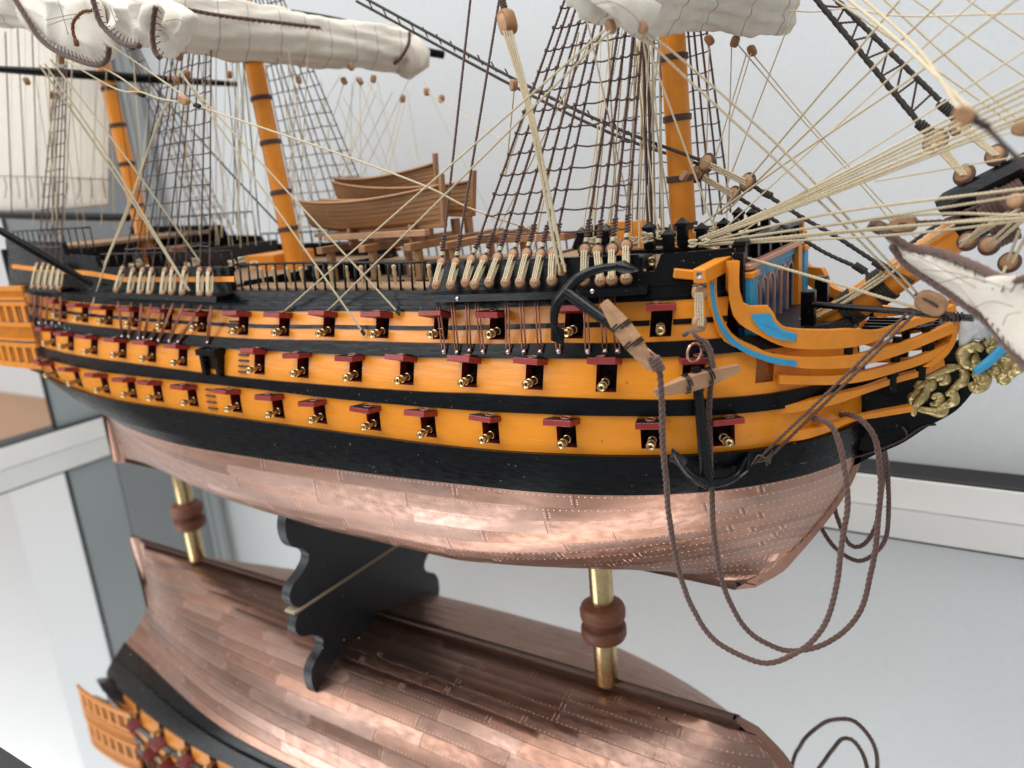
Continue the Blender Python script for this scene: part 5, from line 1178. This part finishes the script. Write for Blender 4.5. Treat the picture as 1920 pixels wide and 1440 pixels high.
# ------------------------------------------------------------------ anchors and cables
def anchor(label, crown, ringp, armA, armB, stockA, stockB, r=2.3):
    crown = np.asarray(crown, float); ringp = np.asarray(ringp, float); t = thing('anchor', label, 'anchor', crown, 'iron anchors at the starboard bow'); d = norm(ringp-crown)
    L_ = np.linalg.norm(ringp-crown)
    part('shank', tube(np.array([crown, crown+d*L_*.3, crown+d*L_*.7, ringp-d*3.2]), [r*1.15, r, r*.85, r*.8], 8), BLKM, t, sharp=50)
    for arm in (armA, armB):
        P = catmull([crown]+[np.asarray(q, float) for q in arm], 8); n = len(P); part('arm', tube(P, np.linspace(r*1.0, r*.42, n), 8), BLKM, t, sharp=50)
        e = P[-1]; td = norm(P[-1]-P[-6]); nn = norm(np.cross(td, norm(np.cross(d, td)))); sd = norm(np.cross(td, nn)); b = P[-7]
        V = np.array([e+td*1.5, b+sd*3.4+td*1, b-sd*3.4+td*1, b-td*4.0]); V = np.concatenate([V+nn*.5, V-nn*.5])
        part('fluke', (V, [(0, 1, 3, 2), (4, 6, 7, 5), (0, 4, 5, 1), (1, 5, 7, 3), (3, 7, 6, 2), (2, 6, 4, 0)]), BLKM, t, smooth=False)
    a, b = np.asarray(stockA, float), np.asarray(stockB, float); c = (a+b)/2; x = norm(b-a); hl = np.linalg.norm(b-a)/2; y = norm(np.cross(x, d)); z = np.cross(x, y)
    V = []; ks = [(-1, 1.5), (-.25, 3.0), (.25, 3.0), (1, 1.5)]
    for k, w in ks:
        for sy, sz in ((-1, -1), (1, -1), (1, 1), (-1, 1)): V.append(c+x*k*hl+y*sy*w*.72+z*sz*w*.9)
    F = [(3, 2, 1, 0), (12, 13, 14, 15)]
    for i in range(3):
        for j in range(4): F.append((i*4+j, i*4+(j+1) % 4, i*4+4+(j+1) % 4, i*4+4+j))
    st_ = part('stock', (np.array(V), F), WOODS, t, smooth=False)
    for k in (-.22, .22): wind('stock_band', c+x*k*hl*1.2, x, 3.2, 2, 2, BLKM, st_, .35)
    u = norm(np.cross(d, x)); th = np.linspace(0, 2*math.pi, 25); part('ring', tube(np.array([ringp+d*2.2+3.3*(math.cos(a)*d+math.sin(a)*norm(x+.3*u)) for a in th]), .5, 8, caps=False), mat('copper_ring', (.80, .45, .33), .3, 1.), t)
    return t
A1c = at(1326, 906, Y=-71); A1r = at(1303, 672, Y=-74)
anchor('black iron anchor hanging upright from the yellow cathead, stock across its top', A1c, A1r, [at(1298, 893, Y=-78), at(1278, 872, Y=-84), at(1262, 846, Y=-90)], [at(1358, 903, Y=-66), at(1385, 888, Y=-61), at(1402, 858, Y=-58)], at(1228, 737, Y=-86), at(1386, 690, Y=-64))
A2c = at(1062, 547, Y=-88); A2r = at(1212, 656, Y=-92)
anchor('black iron anchor lashed on the fore channel with its wooden stock slanting down', A2c, A2r, [at(1082, 524, Y=-87), at(1115, 507, Y=-85), at(1155, 500, Y=-82), at(1190, 505, Y=-80)], [at(1046, 566, Y=-89), at(1039, 592, Y=-89), at(1041, 618, Y=-88), at(1053, 642, Y=-86)], at(1132, 566, Y=-95), at(1222, 690, Y=-95))
def cable(label, pts, base):
    t = thing('anchor_cable', label, 'rope', base, 'brown anchor cables hanging from the bow')
    P = resample(catmull(pts, 14), 1.0)[0]; P = P+np.stack([noise3(P, .13, 1.), noise3(P, .11, 7.), noise3(P, .12, 3.)], 1)*.35; r = .98
    th = 0; P2, s = resample(P, .7); T, A, B = frames(P2); vf = []
    for k in range(3):
        ph = 2*math.pi*(s/7.0)+k*2*math.pi/3; Q = P2+.58*r*(np.cos(ph)[:, None]*A+np.sin(ph)[:, None]*B); v, f = tube(Q, r*.62, 6, caps=False); vf.append(part('strand', (v, np.asarray(f, np.int32)), CABLE, t))
    hv = []; q = random.Random(len(pts))
    for i in range(0, len(P2), 2):              # loose fibres
        a = q.uniform(0, 6.28); n = math.cos(a)*A[i]+math.sin(a)*B[i]; e = P2[i]+n*(r+q.uniform(.15, .75))+T[i]*q.uniform(-.8, .8); s0 = P2[i]+n*r*.8; w = norm(np.cross(n, T[i]))*.045; hv.append((s0, e, w))
    V = np.concatenate([[a-w, a+w, e] for a, e, w in hv]); o = part('fibres', (V, [(3*i, 3*i+1, 3*i+2) for i in range(len(hv))]), CABLE, t, smooth=False); o['kind'] = 'stuff'
    return t
PX = lambda L: [at(x, y, Y=Y) for x, y, Y in L]
cable('brown cable running from the slanting anchor stock down in the lowest loop', PX([(1222, 672, -96), (1236, 690, -95), (1240, 750, -95), (1244, 850, -94), (1250, 920, -92), (1262, 1020, -88), (1285, 1110, -82), (1330, 1190, -76), (1395, 1232, -70), (1445, 1243, -66), (1502, 1220, -62), (1540, 1180, -59), (1565, 1115, -57), (1577, 1030, -55), (1589, 940, -53), (1581, 862, -50), (1563, 805, -45), (1536, 786, -38), (1510, 790, -28)]), at(1445, 1243, Y=-66))
cable('brown cable running down the hanging anchor shank and looping back up to the stem', PX([(1316, 648, -74), (1332, 660, -71), (1333, 700, -69), (1330, 780, -68), (1332, 860, -67.5), (1335, 940, -68), (1340, 1010, -70), (1357, 1100, -66), (1392, 1172, -61), (1440, 1208, -57), (1490, 1222, -52), (1550, 1205, -46), (1604, 1160, -42), (1632, 1080, -39), (1645, 1000, -37), (1651, 910, -36), (1643, 832, -34), (1620, 792, -31), (1590, 777, -25), (1560, 785, -16)]), at(1490, 1222, Y=-52))
cable('brown cable on the far side of the bow in a short loop', PX([(1640, 800, 18), (1655, 860, 24), (1652, 930, 28), (1640, 990, 30), (1615, 1024, 30), (1590, 1018, 30), (1572, 975, 32), (1560, 930, 36), (1545, 860, 44), (1532, 760, 54), (1520, 650, 62)]), at(1600, 1028, Y=30))
cable('brown cable on the far side of the bow in a longer, wider loop', PX([(1650, 800, 20), (1662, 870, 26), (1666, 970, 31), (1652, 1025, 33), (1612, 1052, 33), (1570, 1030, 34), (1535, 980, 37), (1512, 920, 42), (1495, 830, 52), (1485, 720, 60), (1480, 640, 66)]), at(1608, 1052, Y=33))
rope('ring_knot', [at(1283, 628, Y=-73), at(1295, 620, Y=-76), (at(1308, 634, Y=-77)), at(1322, 640, Y=-76), at(1333, 660, Y=-75), at(1338, 690, Y=-75)], .95, CABLE, ship); wind('ring_knot', at(1230, 682, Y=-95), (.5, 0, -1), 1.1, 5, 4, CABLE, ship, .9)
